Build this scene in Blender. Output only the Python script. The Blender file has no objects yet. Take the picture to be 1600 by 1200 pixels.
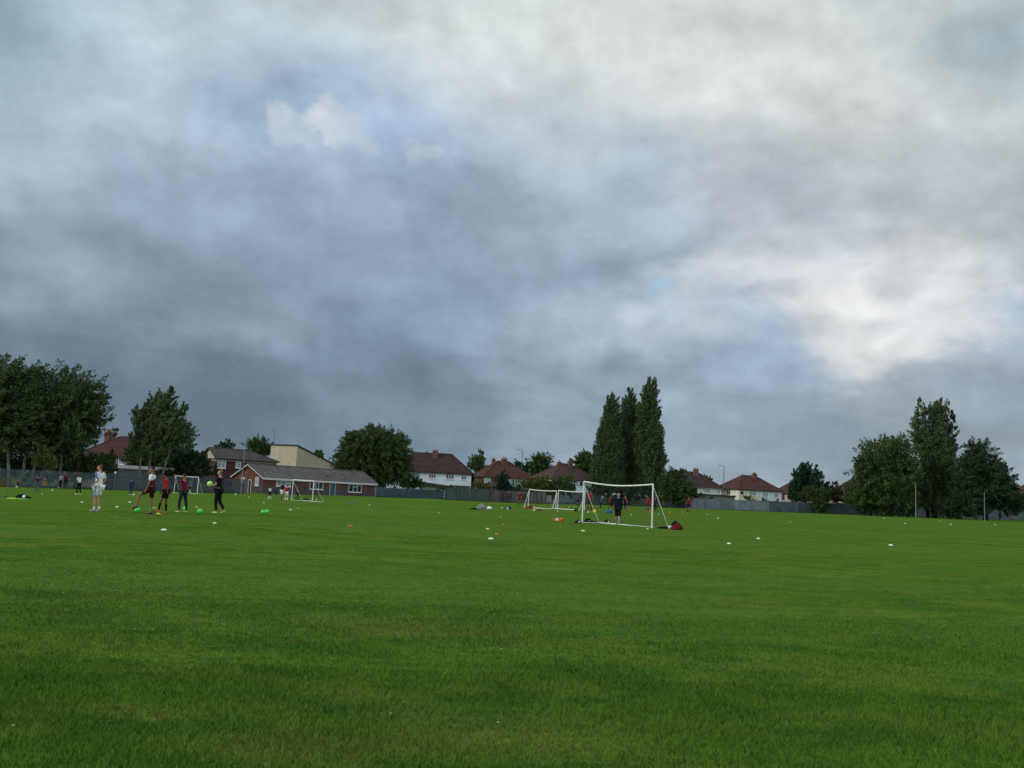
import bpy, bmesh, math, random
import numpy as np
from mathutils import Vector, Matrix
R = math.radians
random.seed(7); RNG = np.random.default_rng(11)
scene = bpy.context.scene
COL = scene.collection

# ------------------------------------------------------------------ camera
W, H, F = 1600.0, 1200.0, 1400.0
PITCH, ROLL = R(7.03), 0.050
EYE = 1.35
fwd = Vector((0, math.cos(PITCH), math.sin(PITCH)))
up0 = Vector((0, -math.sin(PITCH), math.cos(PITCH)))
rt0 = Vector((1, 0, 0))
rt = rt0*math.cos(ROLL) + up0*math.sin(ROLL)
up = up0*math.cos(ROLL) - rt0*math.sin(ROLL)
CAM = Vector((0, 0, EYE))
cd = bpy.data.cameras.new("camera"); cam = bpy.data.objects.new("camera", cd); COL.objects.link(cam)
cam.matrix_world = Matrix(((rt.x, up.x, -fwd.x, CAM.x), (rt.y, up.y, -fwd.y, CAM.y), (rt.z, up.z, -fwd.z, CAM.z), (0, 0, 0, 1)))
cd.sensor_fit = 'HORIZONTAL'; cd.sensor_width = 36.0; cd.lens = 36.0*F/W
cd.clip_start = 0.1; cd.clip_end = 5000
scene.camera = cam

def ray(px, py):
    d = fwd*F + rt*(px-W/2) + up*(H/2-py)
    return d.normalized()
def azel(px, py):
    d = ray(px, py)
    return math.atan2(d.x, d.y), math.asin(d.z)

# ------------------------------------------------------------------ view + sun
scene.view_settings.view_transform = 'Standard'; scene.view_settings.look = 'None'
scene.view_settings.exposure = 0.0; scene.view_settings.gamma = 1.0
SUN_AZ, SUN_EL = R(-112), R(26)      # compass-like angle from +Y, to the left and a little behind
sd = bpy.data.lights.new("sun", 'SUN'); sun = bpy.data.objects.new("sun", sd); COL.objects.link(sun)
sd.energy = 1.25; sd.angle = R(14); sd.color = (1.0, 0.93, 0.84)
sdir = Vector((math.sin(SUN_AZ)*math.cos(SUN_EL), math.cos(SUN_AZ)*math.cos(SUN_EL), math.sin(SUN_EL)))
sun.rotation_euler = sdir.to_track_quat('Z', 'Y').to_euler()

def lin(c):
    return tuple(((v/255.0)/12.92 if v/255.0 <= 0.04045 else ((v/255.0+0.055)/1.055)**2.4) for v in c)

# ------------------------------------------------------------------ world: overcast evening sky with layered clouds
scene.cycles.max_bounces = 4; scene.cycles.diffuse_bounces = 3; scene.cycles.glossy_bounces = 2
wd = bpy.data.worlds.new("World"); wd.cycles.sampling_method = 'NONE'; scene.world = wd; wd.use_nodes = True
nt = wd.node_tree; nt.nodes.clear()
def N(t, **k):
    n = nt.nodes.new(t)
    for a, b in k.items(): setattr(n, a, b)
    return n
def L(a, b): nt.links.new(a, b)
def MATH(op, a, b=None, c=None):
    n = N('ShaderNodeMath', operation=op)
    for i, v in enumerate((a, b, c)):
        if v is None: continue
        if isinstance(v, (int, float)): n.inputs[i].default_value = v
        else: L(v, n.inputs[i])
    return n.outputs[0]
out = N('ShaderNodeOutputWorld'); bg = N('ShaderNodeBackground'); L(bg.outputs[0], out.inputs[0])
sky = N('ShaderNodeTexSky', sky_type='NISHITA'); sky.sun_disc = False
sky.sun_elevation = SUN_EL; sky.sun_rotation = SUN_AZ % (2*math.pi)
skm = N('ShaderNodeVectorMath', operation='SCALE'); L(sky.outputs[0], skm.inputs[0]); skm.inputs[3].default_value = 0.12
tc = N('ShaderNodeTexCoord'); sx = N('ShaderNodeSeparateXYZ'); L(tc.outputs['Generated'], sx.inputs[0])
X, Y, Z = sx.outputs
az = MATH('ARCTAN2', X, Y); el = MATH('ARCSINE', Z)
# cloud layer seen in perspective: direction cut with a high plane
zz = MATH('ADD', MATH('MAXIMUM', Z, 0.0), 0.22)
cpx = MATH('DIVIDE', X, zz); cpy = MATH('DIVIDE', Y, zz)
cp = N('ShaderNodeCombineXYZ'); L(cpx, cp.inputs[0]); L(cpy, cp.inputs[1])
def noise(vec, scale, detail=5, rough=0.5, dist=0.0, off=0.0, dim='3D'):
    n = N('ShaderNodeTexNoise', noise_dimensions=dim); n.inputs['Scale'].default_value = scale
    n.inputs['Detail'].default_value = detail; n.inputs['Roughness'].default_value = rough; n.inputs['Distortion'].default_value = dist
    if off:
        m = N('ShaderNodeVectorMath', operation='ADD'); L(vec, m.inputs[0]); m.inputs[1].default_value = (off, off*1.7, off*0.3); vec = m.outputs[0]
    L(vec, n.inputs['Vector']); return n
wn = noise(cp.outputs[0], 2.6, 7, 0.56)
wsub = N('ShaderNodeVectorMath', operation='SUBTRACT'); L(wn.outputs['Color'], wsub.inputs[0]); wsub.inputs[1].default_value = (0.5, 0.5, 0.5)
wn2 = noise(tc.outputs['Generated'], 11.0, 7, 0.6, off=3.1)
wsub2 = N('ShaderNodeVectorMath', operation='SUBTRACT'); L(wn2.outputs['Color'], wsub2.inputs[0]); wsub2.inputs[1].default_value = (0.5, 0.5, 0.5)
ae = N('ShaderNodeCombineXYZ'); L(az, ae.inputs[0]); L(el, ae.inputs[1])
def warped(a1, a2):
    m1 = N('ShaderNodeVectorMath', operation='MULTIPLY_ADD'); L(wsub.outputs[0], m1.inputs[0]); m1.inputs[1].default_value = (a1, a1*0.6, 0); L(ae.outputs[0], m1.inputs[2])
    m2 = N('ShaderNodeVectorMath', operation='MULTIPLY_ADD'); L(wsub2.outputs[0], m2.inputs[0]); m2.inputs[1].default_value = (a2, a2*0.8, 0); L(m1.outputs[0], m2.inputs[2])
    return m2.outputs[0]
WARP = warped(0.26, 0.10); WARP2 = warped(0.10, 0.10); WARPS = warped(0.02, 0.065)
wn3 = noise(tc.outputs['Generated'], 30.0, 6, 0.62, off=7.7)
ws3 = N('ShaderNodeVectorMath', operation='SUBTRACT'); L(wn3.outputs['Color'], ws3.inputs[0]); ws3.inputs[1].default_value = (0.5, 0.5, 0.5)
m3 = N('ShaderNodeVectorMath', operation='MULTIPLY_ADD'); L(ws3.outputs[0], m3.inputs[0]); m3.inputs[1].default_value = (.042, .042, 0); L(WARPS, m3.inputs[2]); WARPP = m3.outputs[0]
def mixc(fac, a, b, mode='MIX'):
    m = N('ShaderNodeMix', data_type='RGBA', blend_type=mode)
    if isinstance(fac, float): m.inputs[0].default_value = fac
    else: L(fac, m.inputs[0])
    for s, v in ((6, a), (7, b)):
        if isinstance(v, tuple): m.inputs[s].default_value = (*v, 1)
        else: L(v, m.inputs[s])
    return m.outputs[2]
# base: brighter cloud overhead and behind, darker rain cloud low ahead
def mapr(v, a, b, c, d, smooth=True):
    m = N('ShaderNodeMapRange', interpolation_type='SMOOTHSTEP' if smooth else 'LINEAR'); L(v, m.inputs[0])
    for i, q in enumerate((a, b, c, d)): m.inputs[i+1].default_value = q
    return m.outputs[0]
cur = mixc(mapr(el, 0.42, 0.95, 0, 1), lin((150, 165, 180)), (0.98, 1.02, 1.04))
behind = mapr(Y, 0.35, -0.45, 0, 1)
cur = mixc(behind, cur, (0.80, 0.86, 0.92))
def adj(c):
    m = sum(c)/3; k = max(0.0, min(1.0, (225-m)/110))
    return (c[0]+22*k, c[1]+29*k, c[2]+24*k)
SCALED = {}
def scaled(w, k):
    key = (w, k)
    if key not in SCALED:
        m = N('ShaderNodeVectorMath', operation='MULTIPLY'); L({'a': WARP, 'b': WARP2, 's': WARPS, 'p': WARPP}[w], m.inputs[0]); m.inputs[1].default_value = (1, k, 0); SCALED[key] = m.outputs[0]
    return SCALED[key]
def blobfac(px, py, rx, ry, fac, w, hard):
    k = min((1.0, 1.6, 2.5), key=lambda q: abs(q-rx/ry)); a, e = azel(px, py); r = math.sqrt(rx*ry*k)/F
    d = N('ShaderNodeVectorMath', operation='DISTANCE'); L(scaled(w, k), d.inputs[0]); d.inputs[1].default_value = (a, e*k, 0)
    return mapr(d.outputs['Value'], r, hard*r, 0.0, fac)
def blob(px, py, rx, ry, col, fac=1.0, rot=0.0, w='a', hard=0.0):
    global cur
    cur = mixc(blobfac(px, py, rx, ry, fac, w, hard), cur, lin(adj(col) if w == 'a' else col))
# painter's order: large masses first
BLOBS = [
 # px, py, rx, ry, colour, fac, rot
 (100, 60, 700, 340, (158, 184, 197), 1, 0),
 (1000, 60, 1000, 420, (222, 227, 224), 1, 0),
 (1550, 0, 420, 300, (176, 186, 190), .8, 0),
 (1250, 130, 620, 260, (212, 214, 212), .9, 0),
 (300, 560, 1000, 430, (98, 110, 134), 1, 0),
 (650, 420, 620, 330, (116, 133, 162), .95, 0),
 (250, 330, 520, 200, (128, 143, 168), .8, 0),
 (60, 250, 330, 150, (168, 184, 197), .75, 0),
 (30, 430, 220, 120, (132, 150, 170), .6, 20),
 (200, 120, 340, 130, (182, 196, 208), .8, 0),
 (560, 190, 360, 130, (148, 170, 204), .9, 10),
 (360, 30, 260, 110, (196, 208, 214), .6, 0),
 (1150, 330, 560, 170, (180, 186, 194), .9, 0),
 (1240, 290, 260, 110, (172, 176, 186), .7, -15),
 (930, 300, 260, 160, (150, 165, 188), .7, 20),
 (900, 470, 330, 130, (112, 130, 160), .9, -10),
 (700, 600, 520, 170, (96, 110, 134), .9, 0),
 (150, 620, 520, 160, (82, 93, 114), .9, 0),
 (540, 690, 420, 110, (88, 101, 124), .85, 0),
 (1330, 560, 560, 240, (168, 174, 184), .85, 0),
 (1300, 700, 560, 120, (140, 150, 165), .9, 0),
 (1520, 380, 260, 160, (182, 186, 192), .8, 0),
 (1100, 640, 330, 120, (124, 138, 158), .8, 0),
 (860, 520, 260, 90, (132, 150, 172), .6, 25),
 (830, 600, 260, 90, (116, 131, 152), .6, 0),
 (1380, 470, 380, 110, (216, 220, 224), .9, 5),
 (1180, 430, 180, 60, (216, 220, 224), .7, 30),
 (1460, 430, 170, 70, (200, 202, 206), .7, 10),
 (1330, 520, 240, 60, (214, 216, 218), .7, -8),
 (1110, 470, 200, 60, (206, 214, 222), .8, 8),
 (1170, 550, 180, 80, (142, 162, 192), .9, -5),
 (950, 560, 130, 60, (112, 126, 148), .7, 0),
 (1000, 530, 130, 50, (170, 180, 192), .6, 20),
 (1580, 510, 130, 60, (150, 168, 192), .8, 0),
 (1420, 600, 200, 40, (150, 158, 172), .6, 0),
 (370, 500, 240, 60, (126, 136, 156), .55, -20),
 (280, 400, 130, 60, (132, 146, 168), .5, -30),
 (660, 490, 160, 60, (122, 140, 166), .5, 0),
 (540, 330, 190, 90, (146, 160, 184), .6, 0),
]
for b in BLOBS: blob(*b)
for px, py, c in [(20, 50, (147, 175, 186)), (800, 50, (218, 227, 225)), (1580, 50, (170, 186, 192)), (220, 310, (140, 160, 178)), (1220, 260, (184, 193, 201)), (320, 490, (138, 154, 168)),
 (580, 390, (148, 166, 184)), (920, 510, (173, 188, 204)), (1170, 550, (158, 179, 202)), (320, 650, (100, 118, 134)), (1560, 650, (146, 160, 172)), (840, 650, (142, 160, 175)), (1520, 340, (186, 192, 195)),
 (60, 410, (138, 158, 172)), (920, 260, (177, 193, 205)), (100, 560, (110, 130, 145)), (615, 630, (122, 143, 160)), (815, 390, (155, 175, 192)), (495, 140, (164, 190, 214)), (1365, 475, (238, 238, 236)), (1215, 700, (132, 152, 166))]:
    blob(px, py, 210, 130, c, .8, 0, 'b', .0)
# fine structure: soft fbm brightening and darkening
fb = noise(cp.outputs[0], 3.4, 8, 0.55, 0.25, off=5.3); fbv = mapr(fb.outputs[0], 0.30, 0.70, 0.90, 1.10, False)
fs = N('ShaderNodeVectorMath', operation='SCALE'); L(cur, fs.inputs[0]); L(fbv, fs.inputs[3]); cur = fs.outputs[0]
st = N('ShaderNodeMapping'); L(tc.outputs['Generated'], st.inputs[0]); st.inputs[3].default_value = (1, 1, 1.3)
def relief(scale, dx, dz, amp, detail, dist, off):
    global cur
    a_ = noise(st.outputs[0], scale, detail, .55, dist, off=off)
    ad = N('ShaderNodeVectorMath', operation='ADD'); L(st.outputs[0], ad.inputs[0]); ad.inputs[1].default_value = (dx, 0, dz)
    b_ = noise(ad.outputs[0], scale, detail, .55, dist, off=off)
    v = MATH('SUBTRACT', a_.outputs[0], b_.outputs[0]); v = MATH('MULTIPLY', v, amp)
    v2 = MATH('MULTIPLY', MATH('SUBTRACT', a_.outputs[0], 0.5), amp*.35)
    k = MATH('ADD', MATH('ADD', v, v2), 1.0)
    q = N('ShaderNodeVectorMath', operation='SCALE'); L(cur, q.inputs[0]); L(k, q.inputs[3]); cur = q.outputs[0]
relief(5.5, .035, .08, .56, 6, .12, 9.0)
# small bright cumulus heads in front of the rain cloud, and the break of clear sky
for b in [
 (960, 565, 80, 42, (112, 130, 148), .7, 0, 's', .1), (870, 545, 110, 44, (160, 176, 190), .5, 0, 's', 0), (1010, 520, 70, 44, (190, 202, 212), .6, 0, 's', 0), (430, 500, 110, 44, (150, 165, 178), .5, 0, 's', 0),
 (150, 430, 110, 44, (152, 172, 186), .5, 0, 's', 0), (1080, 470, 90, 40, (205, 216, 226), .6, 0, 's', 0), (230, 150, 90, 90, (192, 208, 220), .65, 0, 's', 0), (1200, 650, 120, 46, (150, 166, 180), .5, 0, 's', 0),
 (1290, 420, 60, 36, (214, 218, 222), .6, 0, 's', 0), (1135, 460, 44, 18, (168, 180, 192), .6, 0, 's', .1), (1215, 455, 44, 16, (164, 174, 186), .5, 0, 's', .1), (1470, 482, 70, 26, (190, 194, 200), .6, 0, 's', 0),
 (640, 560, 120, 70, (116, 136, 156), .5, 0, 's', 0), (700, 480, 110, 60, (134, 154, 176), .5, 0, 's', 0), (560, 350, 120, 70, (160, 178, 196), .4, 0, 's', 0), (330, 600, 160, 60, (96, 114, 130), .45, 0, 's', 0),
 (250, 645, 460, 90, (94, 111, 129), .65, 0, 'b', 0), (920, 515, 120, 60, (184, 199, 214), .7, 0, 's', 0), (815, 390, 150, 90, (165, 185, 203), .55, 0, 's', 0), (1365, 475, 90, 40, (246, 246, 244), .6, 0, 's', 0), (720, 130, 180, 110, (206, 216, 222), .85, 0, 'b', 0), (860, 190, 210, 120, (198, 208, 214), .85, 0, 'b', 0), (1000, 90, 220, 110, (224, 229, 227), .6, 0, 'b', 0), (1560, 60, 140, 100, (168, 184, 190), .6, 0, 'b', 0), (1215, 705, 300, 60, (130, 149, 163), .6, 0, 'b', 0), (1570, 650, 160, 70, (143, 157, 169), .6, 0, 'b', 0), (640, 620, 260, 90, (112, 130, 150), .5, 0, 'b', 0), (80, 560, 200, 70, (106, 124, 140), .5, 0, 'b', 0),
 (520, 300, 110, 70, (164, 181, 204), .6, 0, 's', 0), (515, 245, 100, 50, (170, 186, 205), .7, 0, 's', 0),
 (446, 196, 34, 36, (188, 201, 213), .95, 0, 'p', .5), (478, 208, 34, 34, (184, 198, 211), .9, 0, 'p', .45), (508, 186, 34, 36, (200, 209, 217), .95, 0, 'p', .5),
 (532, 200, 34, 34, (194, 205, 214), .9, 0, 'p', .45), (560, 208, 32, 34, (188, 200, 212), .9, 0, 'p', .45), (576, 226, 30, 26, (180, 194, 209), .8, 0, 'p', .3),
 (505, 182, 18, 16, (208, 215, 221), .6, 0, 'p', .1), (450, 184, 16, 14, (198, 208, 217), .6, 0, 'p', .1),
 (440, 236, 50, 26, (160, 178, 203), .75, 0, 's', 0), (500, 246, 70, 28, (164, 182, 205), .75, 0, 's', 0), (560, 250, 60, 26, (162, 180, 204), .7, 0, 's', 0),
 (650, 238, 30, 20, (184, 199, 213), .9, 0, 'p', .4), (676, 236, 26, 18, (180, 196, 212), .85, 0, 'p', .35), (704, 240, 34, 13, (170, 189, 209), .7, 0, 'p', .2), (664, 256, 50, 16, (158, 178, 203), .7, 0, 's', 0),
 (300, 258, 38, 22, (160, 177, 194), .7, 0, 'p', .2),
 (1330, 478, 70, 28, (240, 242, 242), .7, 0, 's', .2), (1440, 462, 60, 24, (236, 238, 240), .7, 0, 's', .2),
 (1290, 462, 70, 26, (234, 234, 232), .7, 10, 's', .2), (1000, 488, 60, 26, (208, 216, 224), .5, 0, 's', .2),
 (1250, 436, 120, 34, (226, 230, 234), .6, 0, 's', 0), (1480, 500, 140, 34, (226, 229, 232), .6, 0, 's', 0), (1110, 510, 120, 34, (212, 219, 226), .6, 0, 's', 0), (1300, 520, 110, 30, (228, 230, 232), .6, 0, 's', 0), (1400, 440, 90, 22, (186, 191, 198), .55, 0, 's', 0), (1375, 500, 60, 14, (184, 190, 198), .5, 0, 's', 0),
 (1430, 545, 90, 20, (222, 222, 220), .6, -5, 's', .2), (1180, 462, 30, 12, (160, 172, 186), .6, 0, 's', .2),
]: blob(*b)
clear = N('ShaderNodeVectorMath', operation='MULTIPLY_ADD'); L(skm.outputs[0], clear.inputs[0]); clear.inputs[1].default_value = (.35, .35, .35); clear.inputs[2].default_value = (.28, .46, .60)
cur = mixc(blobfac(1028, 452, 38, 20, .7, 's', 0), cur, clear.outputs[0])
relief(13.0, .012, .03, .5, 7, .1, 4.0)
cur = mixc(0.04, cur, skm.outputs[0])
L(cur, bg.inputs[0]); bg.inputs[1].default_value = 1.0

# ------------------------------------------------------------------ terrain
def terrain(x, y):
    xc = max(-160.0, min(160.0, x))
    return 0.012*xc + 0.27*math.exp(-((x+10.5)/7.5)**2 - ((y-31)/7.0)**2)
def at(px, py, d):                      # point on the sight line at depth y = d
    v = ray(px, py); return CAM + v*(d/v.y)
def gat(px, py, maxd=240):              # point of the ground seen at a pixel
    v = ray(px, py); lo = 2.0
    t = 2.0
    while t < maxd:
        p = CAM + v*t
        if p.z <= terrain(p.x, p.y): break
        lo = t; t *= 1.02
    hi = t
    for _ in range(30):
        m = (lo+hi)/2; p = CAM + v*m
        if p.z <= terrain(p.x, p.y): hi = m
        else: lo = m
    p = CAM + v*hi
    return Vector((p.x, p.y, terrain(p.x, p.y)))
def gd(px, d):                          # ground point in the column px at depth d
    p = at(px, 773+0.05*(px-800), d); return Vector((p.x, d, terrain(p.x, d)))

# ------------------------------------------------------------------ materials
MATS = {}
def mat(name, col, rough=0.8, spec=0.3, noise_amt=0.12, scale=6.0, bump=0.0, col2=None, metallic=0.0, stretch=None):
    if name in MATS: return MATS[name]
    m = bpy.data.materials.new(name); m.use_nodes = True; MATS[name] = m
    t = m.node_tree; b = t.nodes['Principled BSDF']
    b.inputs['Roughness'].default_value = rough; b.inputs['Specular IOR Level'].default_value = spec; b.inputs['Metallic'].default_value = metallic
    g = t.nodes.new('ShaderNodeTexCoord'); n = t.nodes.new('ShaderNodeTexNoise'); n.inputs['Scale'].default_value = scale; n.inputs['Detail'].default_value = 4
    if stretch:
        mp = t.nodes.new('ShaderNodeMapping'); mp.inputs[3].default_value = stretch; t.links.new(g.outputs['Object'], mp.inputs[0]); t.links.new(mp.outputs[0], n.inputs['Vector'])
    else: t.links.new(g.outputs['Object'], n.inputs['Vector'])
    mx = t.nodes.new('ShaderNodeMix'); mx.data_type = 'RGBA'
    c2 = col2 or tuple(c*(1-2.2*noise_amt) for c in col)
    c1 = col if col2 else tuple(min(1, c*(1+noise_amt)) for c in col)
    mx.inputs[6].default_value = (*c1, 1); mx.inputs[7].default_value = (*c2, 1)
    mr = t.nodes.new('ShaderNodeMapRange'); mr.inputs[1].default_value = .32; mr.inputs[2].default_value = .68
    t.links.new(n.outputs[0], mr.inputs[0]); t.links.new(mr.outputs[0], mx.inputs[0]); t.links.new(mx.outputs[2], b.inputs['Base Color'])
    if bump:
        bp = t.nodes.new('ShaderNodeBump'); bp.inputs['Strength'].default_value = bump; bp.inputs['Distance'].default_value = .02
        t.links.new(n.outputs[0], bp.inputs['Height']); t.links.new(bp.outputs[0], b.inputs['Normal'])
    return m
def brick_mat(name, c1, c2, mortar, bw=0.45, bh=0.15, ms=0.02, rough=.9):
    m = bpy.data.materials.new(name); m.use_nodes = True; MATS[name] = m
    t = m.node_tree; b = t.nodes['Principled BSDF']; b.inputs['Roughness'].default_value = rough; b.inputs['Specular IOR Level'].default_value = .2
    g = t.nodes.new('ShaderNodeTexCoord'); sp = t.nodes.new('ShaderNodeSeparateXYZ'); cb = t.nodes.new('ShaderNodeCombineXYZ')
    ad = t.nodes.new('ShaderNodeMath'); ad.operation = 'ADD'
    t.links.new(g.outputs['Object'], sp.inputs[0]); t.links.new(sp.outputs[0], ad.inputs[0]); t.links.new(sp.outputs[1], ad.inputs[1])
    t.links.new(ad.outputs[0], cb.inputs[0]); t.links.new(sp.outputs[2], cb.inputs[1])
    k = t.nodes.new('ShaderNodeTexBrick'); t.links.new(cb.outputs[0], k.inputs['Vector'])
    k.inputs['Color1'].default_value = (*c1, 1); k.inputs['Color2'].default_value = (*c2, 1); k.inputs['Mortar'].default_value = (*mortar, 1)
    k.inputs['Scale'].default_value = 1; k.inputs['Brick Width'].default_value = bw; k.inputs['Row Height'].default_value = bh; k.inputs['Mortar Size'].default_value = ms
    n = t.nodes.new('ShaderNodeTexNoise'); n.inputs['Scale'].default_value = .8; n.inputs['Detail'].default_value = 5; t.links.new(g.outputs['Object'], n.inputs['Vector'])
    mr = t.nodes.new('ShaderNodeMapRange'); mr.inputs[1].default_value = .3; mr.inputs[2].default_value = .7; mr.inputs[3].default_value = .7; mr.inputs[4].default_value = 1.2
    t.links.new(n.outputs[0], mr.inputs[0])
    sc = t.nodes.new('ShaderNodeVectorMath'); sc.operation = 'SCALE'; t.links.new(k.outputs[0], sc.inputs[0]); t.links.new(mr.outputs[0], sc.inputs[3])
    t.links.new(sc.outputs[0], b.inputs['Base Color'])
    return m
RED_BRICK = brick_mat('red_brick', (.205, .068, .045), (.15, .052, .036), (.14, .10, .085))
DARK_BRICK = brick_mat('dark_red_brick', (.105, .034, .030), (.075, .027, .024), (.08, .055, .05))
BROWN_BRICK = brick_mat('brown_brick', (.17, .10, .07), (.13, .08, .055), (.15, .12, .1))
TILE_DARK = brick_mat('dark_brown_tile', (.056, .033, .031), (.042, .026, .025), (.03, .02, .018), .3, .22, .03)
TILE_RED = brick_mat('red_brown_tile', (.100, .044, .032), (.070, .033, .026), (.045, .022, .018), .3, .22, .03)
TILE_MAROON = brick_mat('maroon_tile', (.085, .030, .030), (.062, .024, .024), (.035, .016, .015), .3, .22, .03)
TILE_BROWN = brick_mat('brown_tile', (.090, .050, .040), (.068, .040, .034), (.04, .025, .02), .3, .22, .03)
TILE_GREY = brick_mat('grey_concrete_tile', (.125, .120, .118), (.098, .095, .093), (.06, .06, .06), .35, .30, .03)
SLATE = brick_mat('brown_grey_tile', (.075, .064, .060), (.058, .050, .047), (.035, .03, .03), .3, .25, .03)
CHIM = brick_mat('chimney_brick', (.20, .085, .06), (.15, .065, .05), (.13, .09, .08), .25, .09, .015)
WHITE_WALL = mat('white_render', (.72, .86, .95), .9, .2, .06, 1.2)
CREAM_WALL = mat('cream_render', (.70, .72, .60), .9, .2, .06, 1.2)
PALE_BLUE = mat('pale_blue_render', (.66, .76, .88), .9, .2, .05, 1.2)
PINK_WALL = mat('pink_render', (.60, .50, .44), .9, .2, .06, 1.2)
HALL_CREAM = mat('cream_cladding', (.48, .42, .32), .8, .3, .05, .8)
LOWER_WALL = mat('grey_painted_brick', (.105, .085, .088), .9, .2, .12, 1.5)
GREY_WALL = mat('grey_render', (.20, .21, .20), .9, .2, .08, 1.5)
FRAME_W = mat('white_window_frame', (.72, .76, .78), .5, .4, .03, 3)
FASCIA = mat('white_fascia_board', (.62, .64, .64), .6, .3, .05, 2)
TRIM_D = mat('dark_trim', (.035, .03, .03), .7, .3, .1, 2)
GLASS = mat('dark_window_glass', (.035, .05, .06), .12, .6, .2, 1.0)
CURTAIN = mat('pale_curtained_glass', (.30, .38, .42), .25, .5, .25, 1.6)
RED_FRAME = mat('red_painted_frame', (.30, .04, .03), .5)
DOOR_BLUE = mat('blue_grey_door', (.07, .12, .16), .5)
STEEL = mat('galvanised_steel', (.066, .102, .130), .6, .4, .16, 1.5, metallic=.1)
STEEL2 = mat('weathered_steel', (.095, .128, .158), .65, .4, .16, .8)
GREEN_BOARD = mat('dark_green_boards', (.030, .060, .058), .8, .3, .35, .7, stretch=(6, 6, .4))
WOOD_BOARD = mat('grey_brown_boards', (.075, .066, .060), .85, .2, .35, .7, stretch=(5, 5, .4))
PAINT_W = mat('white_painted_tube', (.78, .80, .76), .45, .4, .06, 4)
POLE_M = mat('grey_metal_pole', (.30, .33, .34), .5, .4, .1, 2)
LAMP_M = mat('lamp_post_paint', (.13, .15, .17), .5, .4, .1, 2)
POST_M = mat('galvanised_post', (.125, .165, .18), .6, .4, .1, 2)
NET_M = mat('black_net', (.05, .055, .05), .8)
BARK_PALE = mat('pale_bark', (.24, .24, .19), .9, .2, .3, 3, .4, stretch=(3, 3, .7))
BARK = mat('brown_bark', (.045, .035, .028), .95, .1, .3, 3, .4, stretch=(3, 3, .7))
TERRACOTTA = mat('terracotta', (.24, .08, .05), .8)

# ------------------------------------------------------------------ object helpers
def tag(o, label=None, cat=None, group=None, kind=None):
    if label: o['label'] = label
    if cat: o['category'] = cat
    if group: o['group'] = group
    if kind: o['kind'] = kind
    return o
def empty(name, loc, rz=0.0):
    o = bpy.data.objects.new(name, None); COL.objects.link(o); o.location = loc; o.rotation_euler = (0, 0, rz)
    o.empty_display_size = .3
    return o
def mesh_obj(name, verts, faces, material, parent=None, smooth=False, loc=None):
    me = bpy.data.meshes.new(name)
    me.from_pydata([tuple(v) for v in verts], [], faces)
    mats = material if isinstance(material, (list, tuple)) else [material]
    for mm in mats: me.materials.append(mm)
    if smooth: me.polygons.foreach_set('use_smooth', [True]*len(me.polygons))
    me.update()
    o = bpy.data.objects.new(name, me); COL.objects.link(o)
    if parent is not None: o.parent = parent
    if loc is not None: o.location = loc
    return o
class MB:
    def __init__(s): s.v = []; s.f = []
    def add(s, vs, fs):
        n = len(s.v); s.v += [Vector(v) for v in vs]; s.f += [tuple(i+n for i in f) for f in fs]; return s
    def box(s, a, b):
        x0, y0, z0 = a; x1, y1, z1 = b
        return s.add([(x0, y0, z0), (x1, y0, z0), (x1, y1, z0), (x0, y1, z0), (x0, y0, z1), (x1, y0, z1), (x1, y1, z1), (x0, y1, z1)],
                     [(0, 3, 2, 1), (4, 5, 6, 7), (0, 1, 5, 4), (1, 2, 6, 5), (2, 3, 7, 6), (3, 0, 4, 7)])
    def tube(s, pts, rads, n=8):
        pts = [Vector(p) for p in pts]
        if not isinstance(rads, (list, tuple)): rads = [rads]*len(pts)
        base = len(s.v); ref = None
        for i, p in enumerate(pts):
            if i == 0: d = pts[1]-pts[0]
            elif i == len(pts)-1: d = pts[-1]-pts[-2]
            else: d = pts[i+1]-pts[i-1]
            d.normalize()
            if ref is None: ref = Vector((1, 0, 0)) if abs(d.x) < .9 else Vector((0, 1, 0))
            u = d.cross(ref).normalized(); w = u.cross(d).normalized(); ref = w
            for k in range(n):
                a = 2*math.pi*k/n; s.v.append(p + (u*math.cos(a)+w*math.sin(a))*rads[i])
        for i in range(len(pts)-1):
            for k in range(n):
                a = base+i*n+k; b = base+i*n+(k+1) % n
                s.f.append((a, b, b+n, a+n))
        s.f.append(tuple(base+k for k in reversed(range(n)))); s.f.append(tuple(base+(len(pts)-1)*n+k for k in range(n)))
        return s
    def lathe(s, prof, n=16, c=(0, 0, 0)):       # prof: (r, z) from bottom to top
        base = len(s.v); cx, cy, cz = c
        for r, z in prof:
            for k in range(n):
                a = 2*math.pi*k/n; s.v.append(Vector((cx+r*math.cos(a), cy+r*math.sin(a), cz+z)))
        for i in range(len(prof)-1):
            for k in range(n):
                a = base+i*n+k; b = base+i*n+(k+1) % n
                s.f.append((a, b, b+n, a+n))
        s.f.append(tuple(base+k for k in reversed(range(n)))); s.f.append(tuple(base+(len(prof)-1)*n+k for k in range(n)))
        return s
    def build(s, name, material, parent=None, smooth=False, loc=None):
        return mesh_obj(name, s.v, s.f, material, parent, smooth, loc)

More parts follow.
